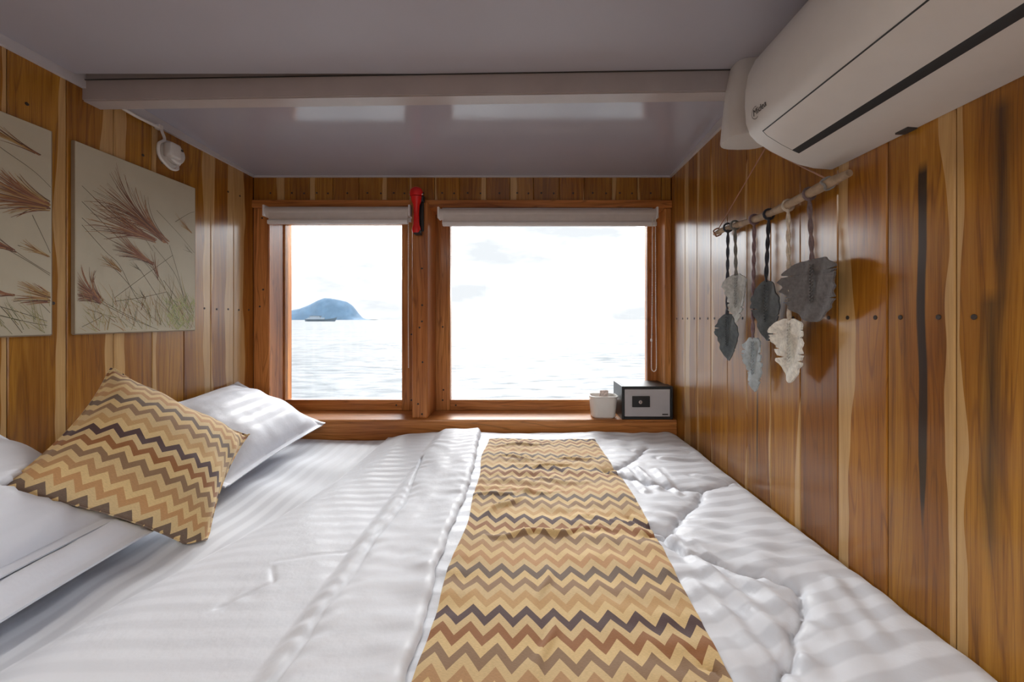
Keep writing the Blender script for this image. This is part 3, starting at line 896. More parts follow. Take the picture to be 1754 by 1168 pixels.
# chevron runner lying on the comforter
RX0, RX1, RY0, RY1 = -0.158, 0.313, 0.20, 1.745
def height_runner(X, Y):
    h = height_lower(X, Y)
    # cloth spans the small hollows
    h = 0.35 * h + 0.65 * (0.034 + 0.008 * fnoise(X * 3.2, Y * 3.2, 2)) + 0.005
    for (cx, cy, ang, L, a, w) in [(-0.06, 1.13, 0.9, 0.12, 0.012, 0.012), (0.05, 0.985, 0.1, 0.22, 0.013, 0.012), (0.1, 1.43, 0.25, 0.14, 0.012, 0.014),
                                   (-0.02, 1.50, -0.3, 0.12, 0.010, 0.012), (0.10, 1.30, -0.2, 0.16, 0.008, 0.015), (0.035, 0.78, 1.5, 0.12, 0.007, 0.008), (-0.09, 1.2, 0.2, 0.12, 0.009, 0.012),
                                   (0.18, 1.5, 0.1, 0.1, 0.010, 0.012), (0.0, 1.66, 0.1, 0.2, 0.008, 0.012), (0.02, 1.22, -0.1, 0.2, 0.007, 0.012), (0.035, 0.64, 1.45, 0.10, 0.008, 0.008), (0.2, 1.05, -0.2, 0.12, 0.006, 0.014)]:
        dx = X - cx; dy = Y - cy
        a1 = dx * math.cos(ang) + dy * math.sin(ang); a2 = -dx * math.sin(ang) + dy * math.cos(ang)
        h = h + a * np.exp(-(a1 / L) ** 2 * 2) * np.exp(-((a2 + 0.01 * np.sin(a1 * 40)) / w) ** 2)
    h = h + 0.006 * fnoise(X * 14, Y * 14, 2) + 0.012 * fnoise(X * 2 + 4, Y * 5, 2) * sstep(0.9, 1.3, Y)
    ex = np.minimum(X - RX0, RX1 - X)
    h = np.maximum(h, height_lower(X, Y) + 0.003 + 0.001 * sstep(0, 0.02, ex))
    return h
nx, ny = 96, 320
X, Y = np.meshgrid(np.linspace(0, 1, nx), np.linspace(RY0, RY1, ny), indexing='ij')
xa = RX0 + 0.006 * np.sin(Y * 7) + 0.004 * np.sin(Y * 19 + 1); xb = RX1 + 0.008 * np.sin(Y * 5 + 2)
Xr = xa + (xb - xa) * X
Yr = Y + 0.006 * np.sin(X * 9)
H = height_runner(Xr, Yr)
topv = np.stack([Xr, Yr, ZBED + H], -1).reshape(-1, 3)
low = topv.copy(); low[:, 2] -= 0.0028
nV = len(topv)
gf = grid_faces(nx, ny)
Fc = gf + [tuple(k + nV for k in f[::-1]) for f in gf]
ring = [i * ny for i in range(nx)] + [(nx - 1) * ny + j for j in range(1, ny)] + [i * ny + ny - 1 for i in range(nx - 2, -1, -1)] + [j for j in range(ny - 2, 0, -1)]
for k in range(len(ring)):
    a_, b_ = ring[k], ring[(k + 1) % len(ring)]
    Fc.append((b_, a_, a_ + nV, b_ + nV))
uvr = np.stack([Xr.ravel() - 0.12 * (Y.ravel() - 0.7) * 0 + 0.004 * np.sin(Y.ravel() * 8), Yr.ravel() + 0.06 * (Xr.ravel() + 0.16)], -1)
uvr = np.concatenate([uvr, uvr])
tag(obj('bed_runner', (np.concatenate([topv, low]), Fc), M['runner'], smooth=True, angle=50, uvs=uvr), 'brown and cream chevron bed runner across the white comforter', 'bed runner')

# ------------------------------------------------------------------ pillows and cushion
def pillow_geo(w, l, t, Mx, flange=0.02, seed=0.0, nx=64, ny=76, wr=0.008, pinch=0.05, corner=0.0):
    """closed pillow: local x in [-w/2,w/2], y in [-l/2,l/2], thickness t about z = 0."""
    S_, T_ = np.meshgrid(np.linspace(-1, 1, nx), np.linspace(-1, 1, ny), indexing='ij')
    # ease the sampling towards the edges
    S1 = np.sin(S_ * math.pi / 2); T1 = np.sin(T_ * math.pi / 2)
    x = S1 * (w / 2) * (1 - pinch * (1 - T1 ** 2)); y = T1 * (l / 2) * (1 - pinch * (1 - S1 ** 2))
    fi = 1 - flange / (w / 2); fj = 1 - flange / (l / 2)
    s2 = np.clip(np.abs(S1) / fi, 0, 1); t2 = np.clip(np.abs(T1) / fj, 0, 1)
    b_ = np.clip((1 - s2 ** 2.6), 0, 1) ** 0.62 * np.clip((1 - t2 ** 2.6), 0, 1) ** 0.62
    wrn = fnoise(x * 9 + seed, y * 9 + seed * 2, 3) * wr * 2.2 + 0.6 * wr * np.sin((x * 1.0 + y * 0.6) * 45 + 9 * fnoise(x * 4 + seed, y * 4, 2)) * np.clip(s2 ** 3 + t2 ** 3, 0, 1)
    zt = t / 2 * b_ * 1.15 + wrn * np.clip(b_ * 3, 0, 1) + 0.0025
    zb = -t / 2 * b_ * 0.85 - 0.0025
    # flange waves
    wav = 0.006 * np.sin(x * 23 + seed) * (s2 >= 0.999) + 0.006 * np.sin(y * 19 + seed) * (t2 >= 0.999)
    zt = zt + wav; zb = zb + wav
    top = np.stack([x, y, zt], -1).reshape(-1, 3); bot = np.stack([x, y, zb], -1).reshape(-1, 3)
    nV = nx * ny
    gf = grid_faces(nx, ny)
    Fc = gf + [tuple(k + nV for k in f[::-1]) for f in gf]
    ring = [i * ny for i in range(nx)] + [(nx - 1) * ny + j for j in range(1, ny)] + [i * ny + ny - 1 for i in range(nx - 2, -1, -1)] + [j for j in range(ny - 2, 0, -1)]
    for k in range(len(ring)):
        a_, c_ = ring[k], ring[(k + 1) % len(ring)]
        Fc.append((c_, a_, a_ + nV, c_ + nV))
    P = np.concatenate([top, bot])
    U = P[:, :2].copy()
    M3 = np.array(Mx.to_3x3()); tr = np.array(Mx.translation)
    return P @ M3.T + tr, Fc, U

def frame(ox, xdir, ydir):
    """matrix from origin and two directions (x kept, y made square)."""
    xd = Vector(xdir).normalized(); yd = Vector(ydir); yd = (yd - xd * yd.dot(xd)).normalized()
    zd = xd.cross(yd)
    M4 = Matrix((xd, yd, zd)).transposed().to_4x4()
    M4.translation = Vector(ox)
    return M4

def dent(P, Mx, w, l, t, flange, pinch, gap=0.003):
    """press the points of a soft pillow down under another pillow that rests on it."""
    Mi = np.array(Mx.inverted())
    Q = P @ Mi[:3, :3].T + Mi[:3, 3]
    sx_ = np.abs(Q[:, 0]) / (w / 2); ty_ = np.abs(Q[:, 1]) / (l / 2)
    sx_ = sx_ / (1 - pinch * (1 - np.clip(ty_, 0, 1) ** 2)); ty_ = ty_ / (1 - pinch * (1 - np.clip(sx_, 0, 1) ** 2))
    inside = (sx_ < 1.0) & (ty_ < 1.0)
    s2 = np.clip(sx_ / (1 - flange / (w / 2)), 0, 1); t2 = np.clip(ty_ / (1 - flange / (l / 2)), 0, 1)
    b_ = np.clip(1 - s2 ** 2.6, 0, 1) ** 0.62 * np.clip(1 - t2 ** 2.6, 0, 1) ** 0.62
    lim = -t / 2 * b_ * 0.85 - 0.0025 - gap
    Q[:, 2] = np.where(inside & (Q[:, 2] > lim), lim, Q[:, 2])
    M4 = np.array(Mx)
    return Q @ M4[:3, :3].T + M4[:3, 3]

def pillow(name, mat, Mx, w, l, t, label, cat, group=None, floor_z=None, dents=(), **kw):
    P, Fc, U = pillow_geo(w, l, t, Mx, **kw)
    for d_ in dents: P = dent(P, *d_)
    P[:, 0] = np.maximum(P[:, 0], XL + 0.004)
    if floor_z is not None:
        lowm = P[:, 2] < floor_z
        P[lowm, 2] = floor_z + (P[lowm, 2] - floor_z) * 0.01
    o = obj(name, (P, Fc), mat, smooth=True, angle=75, uvs=U)
    return tag(o, label, cat, group)

# chevron cushion leaning on the pillows
cs = 0.372 / 0.46
cc = Vector((-1.225, 1.318, -0.452)) * cs
T_ = Vector((-1.419, 1.377, -0.197)) * cs; R_ = Vector((-1.175, 1.638, -0.487)) * cs; L_ = Vector((-1.275, 0.999, -0.416)) * cs
for v_ in (cc, T_, R_, L_): v_.z += CAMZ
Pm = frame(cc, R_ - T_, T_ - L_)
P, Fc, U = pillow_geo(0.415, 0.415, 0.15, Pm, flange=0.004, seed=3.3, wr=0.006, pinch=0.11)
P[:, 2] = np.where(P[:, 2] < ZBED + 0.006, ZBED + 0.006 + 0.05 * (P[:, 2] - ZBED - 0.006), P[:, 2])
Mi_ = np.array(Pm.inverted())
Qz = np.abs(P @ Mi_[2, :3] + Mi_[2, 3])
U = (U + np.sign(U) * (0.55 * (Qz.max() - Qz) * np.clip(np.abs(U).max(1) / 0.08, 0, 1) * 1.0)[:, None] * (np.abs(U) / (np.abs(U).max(1)[:, None] + 1e-6)) ** 2) * 0.85
tag(obj('cushion', (P, Fc), M['cushion'], smooth=True, angle=75, uvs=U + 0.2), 'square brown and cream chevron cushion leaning on the white pillows', 'cushion')
dc = (Pm, 0.415, 0.415, 0.15, 0.004, 0.11)

zf = ZBED + 0.003
Fn = frame((-1.15, 0.66, ZBED + 0.215), (0.42, 0.04, -0.24), (-0.10, 1, 0.0))
pillow('pillow', M['pillowcase'], frame((-1.150, 1.56, ZBED + 0.150), (0.40, 0.02, -0.20), (0.06, 1, 0.0)), 0.45, 0.66, 0.17, 'white pillow in the corner by the narrow window', 'pillow', 'white bed pillows', zf, (dc,), seed=1.7)
pillow('pillow', M['pillowcase'], frame((-1.130, 0.80, ZBED + 0.075), (1, 0.05, -0.10), (-0.05, 1, 0)), 0.48, 0.66, 0.15, 'white pillow lying flat under the pillow nearest the camera', 'pillow', 'white bed pillows', zf, (dc, (Fn, 0.50, 0.68, 0.19, 0.02, 0.05)), seed=4.2)
pillow('pillow', M['pillowcase'], Fn, 0.50, 0.68, 0.19, 'white pillow nearest the camera, on top of the flat one', 'pillow', 'white bed pillows', zf, (dc,), seed=7.9)

# ------------------------------------------------------------------ pictures on the left wall
PF = XL + 0.012                # front of the canvases
def lp(x, y):
    """point on the left canvases for a place of the photograph."""
    d = -PF * F / (900.0 - x)
    return (d, CAMZ + (547.0 - y) * d / F)

class Ink:
    def __init__(self): self.V = []; self.F = []; self.C = []; self.k = 0
    def stroke(self, pts, w0, w1, col, lim):
        self.k += 1
        off = 0.0004 + 0.0000012 * self.k
        pts = [Vector((p[0], p[1])) for p in pts]
        pts = [p for p in pts if lim[0] < p.x < lim[1] and lim[2] < p.y < lim[3]]
        if len(pts) < 2: return
        n = len(pts); b0 = len(self.V)
        for i, p in enumerate(pts):
            t_ = (pts[min(i + 1, n - 1)] - pts[max(i - 1, 0)])
            if t_.length < 1e-7: t_ = Vector((1, 0))
            t_.normalize(); nn = Vector((-t_.y, t_.x))
            w = 0.95 * (w0 + (w1 - w0) * i / (n - 1))
            for s in (-1, 1):
                q = p + nn * w * 0.5 * s
                self.V.append((PF + off, q.x, q.y)); self.C.append(col + (1,))
        for i in range(n - 1):
            a = b0 + 2 * i
            self.F.append((a, a + 2, a + 3, a + 1))

def picture(y0, y1, z0, z1, label, draw):
    e = empty('wall_picture', (XL + 0.013, (y0 + y1) / 2, z0), label, 'picture', 'canvas prints of grasses')
    obj('canvas', box(XL + 0.001, PF, y0, y1, z0, z1, 0.0025), M['canvas'], e)
    obj('canvas_edge', merge(box(XL + 0.001, PF - 0.002, y1, y1 + 0.0025, z0, z1), box(XL + 0.001, PF - 0.002, y0 - 0.0025, y0, z0, z1), box(XL + 0.001, PF - 0.002, y0, y1, z0 - 0.003, z0)), M['canvas_edge'], e)
    ink = Ink()
    draw(ink, (y0 + 0.003, y1 - 0.003, z0 + 0.003, z1 - 0.003))
    obj('grass_print', (ink.V, ink.F), M['ink'], e, cols=ink.C)

def bez(a, b, bend, n=9):
    a = Vector(a); b = Vector(b); d = b - a
    c = (a + b) / 2 + Vector((-d.y, d.x)) * bend
    return [(a * (1 - t_) ** 2 + c * 2 * t_ * (1 - t_) + b * t_ * t_) for t_ in [i / (n - 1) for i in range(n)]]

def plume(ink, base, tip, spread, n, lim, cols, w=0.0022, bend=0.12):
    b_ = Vector(lp(*base)); t_ = Vector(lp(*tip)); d = t_ - b_; L = d.length; nn = Vector((-d.y, d.x)).normalized()
    for i in range(n):
        q = rnd.uniform(-1, 1)
        ln = rnd.uniform(0.55, 1.05)
        s = b_ + d * rnd.uniform(0.0, 0.35) + nn * q * spread * L * 0.12
        e = b_ + d * ln + nn * q * spread * L
        ink.stroke(bez(s, e, bend * q * -1 + rnd.uniform(-0.04, 0.04)), w * rnd.uniform(0.7, 1.3), w * 0.25, rnd.choice(cols), lim)

def stem(ink, pts, lim, col, w=0.0016):
    P = [Vector((*lp(*p), 0)) for p in pts]
    cur = [(q.x, q.y) for q in catmull(P, 7)]
    ink.stroke(cur, w, w * 0.8, col, lim)

RED = [(0.22, 0.085, 0.045), (0.28, 0.12, 0.06), (0.15, 0.06, 0.04), (0.36, 0.18, 0.08), (0.12, 0.06, 0.035)]
GOLD = [(0.38, 0.22, 0.07), (0.30, 0.15, 0.05), (0.44, 0.30, 0.12), (0.20, 0.10, 0.045)]
STEM = (0.13, 0.115, 0.08)
GREEN = [(0.24, 0.24, 0.10), (0.36, 0.34, 0.15), (0.20, 0.21, 0.12), (0.44, 0.36, 0.16), (0.33, 0.25, 0.10)]

def draw_right(ink, lim):
    for pts in [[(140, 318), (190, 365), (240, 400), (262, 430)], [(140, 345), (200, 405), (250, 452), (300, 520), (332, 565)], [(140, 385), (180, 430), (205, 455), (232, 508), (260, 545)],
                [(140, 373), (172, 400), (220, 430), (270, 470), (305, 550)], [(290, 420), (305, 470), (322, 540)], [(296, 437), (250, 470), (196, 510)], [(175, 440), (210, 475), (235, 505)],
                [(240, 462), (275, 515), (303, 550)], [(280, 480), (310, 520), (330, 545)], [(262, 420), (300, 470), (318, 520)], [(196, 516), (240, 510), (285, 500)], [(268, 360), (310, 405), (338, 440)],
                [(300, 380), (325, 365), (340, 362)], [(140, 560), (175, 540), (150, 530)], [(175, 520), (230, 548), (275, 566)], [(150, 500), (200, 530), (260, 560)]]:
        stem(ink, pts, lim, STEM, 0.0017)
    plume(ink, (289, 418), (178, 316), 0.34, 80, lim, RED, 0.003, 0.25)
    plume(ink, (268, 413), (155, 366), 0.28, 60, lim, RED, 0.0028, 0.1)
    plume(ink, (264, 453), (195, 413), 0.26, 44, lim, RED, 0.0027, 0.15)
    plume(ink, (329, 400), (298, 370), 0.25, 14, lim, GOLD, 0.0018)
    plume(ink, (175, 518), (118, 476), 0.6, 80, lim, RED, 0.003, 0.2)
    plume(ink, (208, 465), (170, 435), 0.35, 16, lim, GOLD, 0.002)
    plume(ink, (272, 480), (256, 430), 0.25, 12, lim, RED, 0.002)
    plume(ink, (330, 435), (312, 424), 0.4, 7, lim, [STEM], 0.0014)
    plume(ink, (240, 463), (222, 452), 0.5, 7, lim, [STEM], 0.0014)
    plume(ink, (250, 512), (232, 500), 0.5, 8, lim, [STEM], 0.0014)
    for i in range(150):
        x = rnd.uniform(150, 340); y0 = rnd.uniform(520, 572) ; ln = rnd.uniform(15, 75) * (0.4 + 0.6 * (x - 150) / 190)
        a = lp(x, y0); b_ = lp(x - rnd.uniform(-12, 34), y0 - ln)
        ink.stroke(bez(a, b_, rnd.uniform(-0.15, 0.15), 6), rnd.uniform(0.001, 0.0022), 0.0005, rnd.choice(GREEN + GOLD), lim)
    for i in range(130):
        x = rnd.uniform(285, 340); y0 = rnd.uniform(515, 568)
        a = lp(x, y0); b_ = lp(x - rnd.uniform(-10, 12), y0 - rnd.uniform(4, 16))
        ink.stroke(bez(a, b_, 0.1, 4), 0.003, 0.001, rnd.choice([(0.36, 0.40, 0.14), (0.45, 0.46, 0.2), (0.24, 0.29, 0.12), (0.5, 0.46, 0.24)]), lim)

def draw_left(ink, lim):
    for pts in [[(-60, 205), (0, 252), (60, 295), (100, 335)], [(55, 368), (80, 420), (97, 460)], [(0, 420), (60, 455), (97, 480)], [(-40, 380), (40, 440), (97, 475)], [(0, 525), (50, 540), (97, 556)],
                [(-20, 505), (10, 535), (38, 570)], [(60, 510), (80, 530), (97, 548)], [(0, 540), (50, 552), (97, 560)], [(30, 420), (60, 430), (90, 440)]]:
        stem(ink, pts, lim, STEM, 0.0018)
    plume(ink, (70, 267), (-40, 205), 0.16, 30, lim, GOLD + RED, 0.003, 0.1)
    plume(ink, (110, 362), (-40, 315), 0.34, 110, lim, GOLD + RED, 0.0032, 0.15)
    plume(ink, (30, 432), (-40, 405), 0.25, 24, lim, RED, 0.003, 0.1)
    plume(ink, (85, 440), (35, 415), 0.22, 18, lim, GOLD, 0.0022, 0.1)
    plume(ink, (26, 506), (-30, 498), 0.22, 20, lim, RED, 0.003, 0.1)
    plume(ink, (118, 520), (30, 496), 0.28, 44, lim, GOLD + RED, 0.003, 0.1)
    for i in range(40):
        x = rnd.uniform(-40, 97); y0 = rnd.uniform(540, 574)
        a = lp(x, y0); b_ = lp(x - rnd.uniform(5, 60), y0 - rnd.uniform(10, 60))
        ink.stroke(bez(a, b_, rnd.uniform(-0.1, 0.1), 6), 0.0014, 0.0005, rnd.choice(GREEN), lim)

picture(1.202, 1.638, CAMZ - 0.044, CAMZ + 0.540, 'canvas print of red windblown grasses beside the white wall fitting', draw_right)
picture(0.704, 1.142, CAMZ - 0.044, CAMZ + 0.540, 'canvas print of golden grass plumes nearest the camera', draw_left)

# ------------------------------------------------------------------ round white wall fitting with cable
lx, ly, lz = XL, 1.512, CAMZ + 0.632
e = empty('wall_light_fitting', (lx + 0.002, ly, lz - 0.05), 'round white wall fitting with a looped cable above the pictures', 'light fitting')
Mx = Matrix.Translation((lx + 0.001, ly + 0.012, lz)) @ Matrix.Rotation(math.pi / 2, 4, 'Y')
obj('base_plate', lathe([(0.048, 0.0), (0.050, 0.006), (0.047, 0.016), (0.040, 0.021)], 32, Mx), M['plastic'], e, smooth=True, angle=35)
obj('cover_disc', lathe([(0.036, 0.021), (0.036, 0.034), (0.031, 0.040), (0.0, 0.041)], 28, Mx), M['plastic'], e, smooth=True, angle=35)
obj('plug_body', box(lx + 0.022, lx + 0.058, ly - 0.034, ly + 0.010, lz - 0.026, lz + 0.030, 0.008, 3), M['plastic'], e, smooth=True, angle=40)
obj('plug_slot', box(lx + 0.0385, lx + 0.0425, ly + 0.012, ly + 0.034, lz + 0.016, lz + 0.024), M['seam'], e)
cab = catmull([(lx + 0.014, ly - 0.030, ZT - 0.004), (lx + 0.022, ly - 0.034, lz + 0.062), (lx + 0.030, ly - 0.034, lz + 0.035), (lx + 0.038, ly - 0.066, lz + 0.005), (lx + 0.038, ly - 0.062, lz - 0.036), (lx + 0.036, ly - 0.018, lz - 0.064), (lx + 0.032, ly + 0.018, lz - 0.056), (lx + 0.026, ly + 0.026, lz - 0.034)], 8)
obj('cable', tube(cab, 0.0048, 8), M['plastic_cable'], e, smooth=True)
con = catmull([(lx + 0.016, 1.290, ZT - 0.008), (lx + 0.016, 1.32, ZT - 0.002), (lx + 0.015, 1.38, ZT - 0.006), (lx + 0.014, ly - 0.030, ZT - 0.004)], 6)
obj('cable_run', tube(con, 0.006, 8), M['plastic_cable'], e, smooth=True)
obj('cable_clip', box(lx + 0.004, lx + 0.026, 1.288, 1.306, ZT - 0.018, ZT + 0.004, 0.003), M['plastic_cable'], e)
obj('cable_clip', box(lx + 0.004, lx + 0.024, ly - 0.048, ly - 0.030, ZT - 0.012, ZT + 0.006, 0.003), M['plastic_cable'], e)

# ------------------------------------------------------------------ roller blinds
def blind(x0, x1, zt, label, chain_x, chain_z, loop, chain_top):
    yc = 1.968
    rr = 0.027
    zc = zt - rr
    e = empty('roller_blind', ((x0 + x1) / 2, yc, zt - 0.10), label, 'blind', 'rolled-up window blinds')
    Mx = Matrix.Translation((x0 + 0.006, yc, zc)) @ Matrix.Rotation(math.pi / 2, 4, 'Y')
    L = x1 - x0
    obj('fabric_roll', lathe([(rr - 0.004, 0.0), (rr, 0.003), (rr, L - 0.015), (rr - 0.004, L - 0.012)], 28, Mx), M['blind'], e, smooth=True, angle=40)
    for xx in (x0, x1 - 0.010):
        obj('end_bracket', box(xx, xx + 0.010, yc - rr - 0.002, yc + rr, zc - rr * 0.9, zc + rr + 0.004, 0.003), M['blind_bar'], e)
    obj('light_stop', box(x0 + 0.012, x1 - 0.012, yc + rr + 0.002, yc + rr + 0.016, zt - 0.066, ZH - 0.001), M['blind_bar'], e)  # added board hidden behind the roll, blocks light leaking over it
    obj('fabric_drop', box(x0 + 0.030, x1 - 0.012, yc - rr + 0.001, yc - rr + 0.0025, zt - 0.078, zc), M['blind'], e)
    obj('bottom_bar', box(x0 + 0.026, x1 - 0.010, yc - rr - 0.008, yc - rr + 0.009, zt - 0.092, zt - 0.070, 0.005, 2), M['blind_bar'], e, smooth=True, angle=40)
    # bead chain
    yb = yc - rr - 0.014
    if loop > 0:
        pts = []
        z = chain_top
        path = [(chain_x - loop * 0.30, chain_top), (chain_x - loop * 0.35, (chain_top + chain_z) / 2), (chain_x - loop * 0.5, chain_z + 0.06)]
        path += [(chain_x - loop * 0.5 * math.cos(a), chain_z + 0.02 - 0.02 * math.sin(a)) for a in [k * math.pi / 6 for k in range(1, 6)]]
        path += [(chain_x + loop * 0.5, chain_z + 0.06), (chain_x + loop * 0.35, (chain_top + chain_z) / 2), (chain_x + loop * 0.30, chain_top)]
    else:
        path = [(chain_x, chain_top), (chain_x - 0.001, (chain_top + chain_z) / 2), (chain_x, chain_z)]
    cur = catmull([(p[0], yb, p[1]) for p in path], 14)
    gs = [tube(cur, 0.0007, 5)]
    acc = 0.0
    for a_, b_ in zip(cur[:-1], cur[1:]):
        seg = (b_ - a_).length
        while acc < seg:
            c_ = a_.lerp(b_, acc / seg)
            bm = bmesh.new(); bmesh.ops.create_icosphere(bm, subdivisions=1, radius=0.0031, matrix=Matrix.Translation(c_))
            bm.verts.index_update()
            gs.append(([tuple(v.co) for v in bm.verts], [tuple(v.index for v in f.verts) for f in bm.faces])); bm.free()
            acc += 0.0078
        acc -= seg
    o = obj('bead_chain', merge(*gs), M['bead'], e, smooth=True)
    o['kind'] = 'stuff'
    if loop > 0:
        obj('chain_joint', box(chain_x - loop * 0.5 - 0.004, chain_x - loop * 0.5 + 0.004, yb - 0.004, yb + 0.004, chain_z + 0.145, chain_z + 0.158, 0.002), M['blind_bar'], e)
blind(-1.283, -0.562, CAMZ + 0.556, 'rolled-up cream blind over the narrow window', -0.566, CAMZ - 0.235, 0.0, CAMZ + 0.47)
blind(-0.430, 0.650, CAMZ + 0.546, 'rolled-up cream blind over the wide window', 0.622, CAMZ - 0.252, 0.024, CAMZ + 0.49)

# ------------------------------------------------------------------ red emergency tool on the post
tx, tz = -0.527, CAMZ
e = empty('emergency_hammer', (tx, MY - 0.02, tz + 0.413), 'red emergency hammer in a black bracket on the post between the windows', 'hammer')
obj('bracket', merge(box(tx - 0.022, tx + 0.030, MY - 0.010, MY - 0.001, tz + 0.43, tz + 0.600, 0.004), box(tx - 0.012, tx + 0.022, MY - 0.040, MY - 0.001, tz + 0.410, tz + 0.432, 0.004), box(tx - 0.024, tx + 0.036, MY - 0.034, MY - 0.001, tz + 0.570, tz + 0.600, 0.005)), M['black'], e)
Mx = Matrix.Translation((tx, MY - 0.030, tz + 0.418)) @ Matrix.Diagonal((1.25, 1.0, 1.0, 1.0))
obj('handle', lathe([(0.013, 0.0), (0.017, 0.008), (0.016, 0.025), (0.0115, 0.04), (0.0105, 0.10), (0.0125, 0.135), (0.020, 0.158), (0.022, 0.175)], 20, Mx), M['red'], e, smooth=True, angle=45)
obj('hammer_head', merge(lathe([(0.024, 0.178), (0.026, 0.186), (0.024, 0.205), (0.017, 0.216), (0.012, 0.220)], 20, Mx), box(tx - 0.012, tx + 0.012, MY - 0.052, MY - 0.008, tz + 0.600, tz + 0.628, 0.006)), M['red'], e, smooth=True, angle=45)
for s in (-0.024, 0.024):
    obj('steel_point', lathe([(0.004, 0.0), (0.0055, 0.003), (0.004, 0.010), (0.0005, 0.013)], 10, Matrix.Translation((tx + s * 0.92, MY - 0.036, tz + 0.603)) @ Matrix.Rotation(math.copysign(math.pi / 2, s), 4, 'Y')), M['chrome'], e, smooth=True)

# ------------------------------------------------------------------ safe on the sill
sx0, sx1, sy0, sy1, sz0, sz1 = 0.468, 0.716, 1.932, 2.118, ZSILL + 0.0, CAMZ - 0.325
e = empty('safe', ((sx0 + sx1) / 2, (sy0 + sy1) / 2, sz0), 'small grey and black safe on the sill in the corner', 'safe')
th = 0.012
obj('body', merge(box(sx0, sx0 + th, sy0, sy1, sz0, sz1, 0.002), box(sx1 - th, sx1, sy0, sy1, sz0, sz1, 0.002), box(sx0 + th, sx1 - th, sy0, sy1, sz0, sz0 + th, 0.001), box(sx0 + th, sx1 - th, sy0, sy1, sz1 - th, sz1, 0.001), box(sx0 + th, sx1 - th, sy1 - th, sy1, sz0 + th, sz1 - th)), M['steel_black'], e)
ds = obj('door', box(sx0 + th + 0.002, sx1 - th - 0.002, sy0 + 0.001, sy0 + 0.014, sz0 + th + 0.002, sz1 - th - 0.002, 0.0015), M['steel_door'], e)
kx0, kx1, kz0, kz1 = sx0 + 0.050, sx0 + 0.135, sz0 + 0.061, sz0 + 0.114
kp = obj('lock_panel', box(kx0, kx1, sy0 - 0.007, sy0 + 0.002, kz0, kz1, 0.002), M['black'], ds)
obj('lock_knob', lathe([(0.010, 0.0), (0.010, 0.006), (0.0085, 0.009)], 20, Matrix.Translation((kx0 + 0.036, sy0 - 0.007, (kz0 + kz1) / 2)) @ Matrix.Rotation(math.pi / 2, 4, 'X')), M['chrome'], ds, smooth=True, angle=35)
obj('key_slot', box(kx0 + 0.0345, kx0 + 0.0375, sy0 - 0.0168, sy0 - 0.0160, (kz0 + kz1) / 2 - 0.005, (kz0 + kz1) / 2 + 0.005), M['black'], ds)
obj('name_plate', box(sx1 - th - 0.040, sx1 - th - 0.012, sy0 - 0.0006, sy0 + 0.0015, sz0 + th + 0.010, sz0 + th + 0.016), M['seam'], ds)

# white container beside the safe
cx0, cx1, cy0, cy1, cz0, cz1 = 0.318, 0.458, 1.940, 2.050, ZSILL, CAMZ - 0.378
cxm, cym = (cx0 + cx1) / 2, (cy0 + cy1) / 2
def rrect(hx, hy, r, z, n=6):
    out = []
    for (sx_, sy_, a0) in ((1, 1, 0), (-1, 1, 90), (-1, -1, 180), (1, -1, 270)):
        for k in range(n + 1):
            a = R(a0 + 90.0 * k / n)
            out.append((cxm + sx_ * (hx - r) + r * math.cos(a), cym + sy_ * (hy - r) + r * math.sin(a), z))
    return out
e = empty('container', (cxm, cym, cz0), 'small white rounded container beside the safe', 'container')
rings = [rrect(0.052, 0.040, 0.024, cz0), rrect(0.058, 0.046, 0.028, cz0 + 0.006), rrect(0.066, 0.052, 0.030, cz1 - 0.006), rrect(0.070, 0.055, 0.032, cz1 - 0.004), rrect(0.070, 0.055, 0.032, cz1), rrect(0.063, 0.049, 0.028, cz1), rrect(0.061, 0.047, 0.026, cz1 - 0.02), rrect(0.054, 0.041, 0.024, cz0 + 0.012)]
V = [p for r_ in rings for p in r_]; n = len(rings[0]); Fc = []
for i in range(len(rings) - 1):
    for k in range(n): Fc.append((i * n + k, i * n + (k + 1) % n, (i + 1) * n + (k + 1) % n, (i + 1) * n + k))
Fc += [tuple(range(n - 1, -1, -1)), tuple((len(rings) - 1) * n + k for k in range(n))]
obj('bowl', (V, Fc), M['bowl'], e, smooth=True, angle=40)
g = box(-0.022, 0.022, -0.006, 0.006, -0.055, 0.022, 0.003)
g = xform(g, Matrix.Translation((cxm + 0.004, cym, cz1 + 0.002)) @ Matrix.Rotation(0.25, 4, 'Z') @ Matrix.Rotation(0.3, 4, 'X'))
tag(obj('paper_packet', g, M['sachet'], smooth=True, angle=40), 'small patterned paper packet standing in the white container', 'packet')

# ------------------------------------------------------------------ air conditioner on the right wall
AY0, AY1 = 0.16, 0.962
def apt(p, z): return (XR - p, CAMZ + z)
aprof = [(0.001, 0.645), (0.12, 0.648), (0.160, 0.640), (0.185, 0.620), (0.200, 0.590), (0.207, 0.550), (0.208, 0.510), (0.205, 0.470), (0.196, 0.443), (0.178, 0.424), (0.146, 0.404), (0.115, 0.388), (0.080, 0.372), (0.040, 0.362), (0.001, 0.359)]
ac = empty('air_conditioner', (XR - 0.1, (AY0 + AY1) / 2, CAMZ + 0.36), 'white split air conditioner high on the right teak wall', 'air conditioner')
P2 = [apt(p, z) for p, z in aprof]
pc = Vector((XR - 0.07, CAMZ + 0.51))
def aring(y, sc):
    return [(XR - 0.001 if abs(q[0] - (XR - 0.001)) < 1e-6 else pc.x + (q[0] - pc.x) * sc, y, pc.y + (q[1] - pc.y) * sc) for q in P2]
rg = [aring(AY0, 0.97), aring(AY0 + 0.006, 1.0), aring(AY1 - 0.010, 1.0), aring(AY1 - 0.003, 0.988), aring(AY1, 0.955)]
n = len(P2); V = [p for r_ in rg for p in r_]; Fc = []
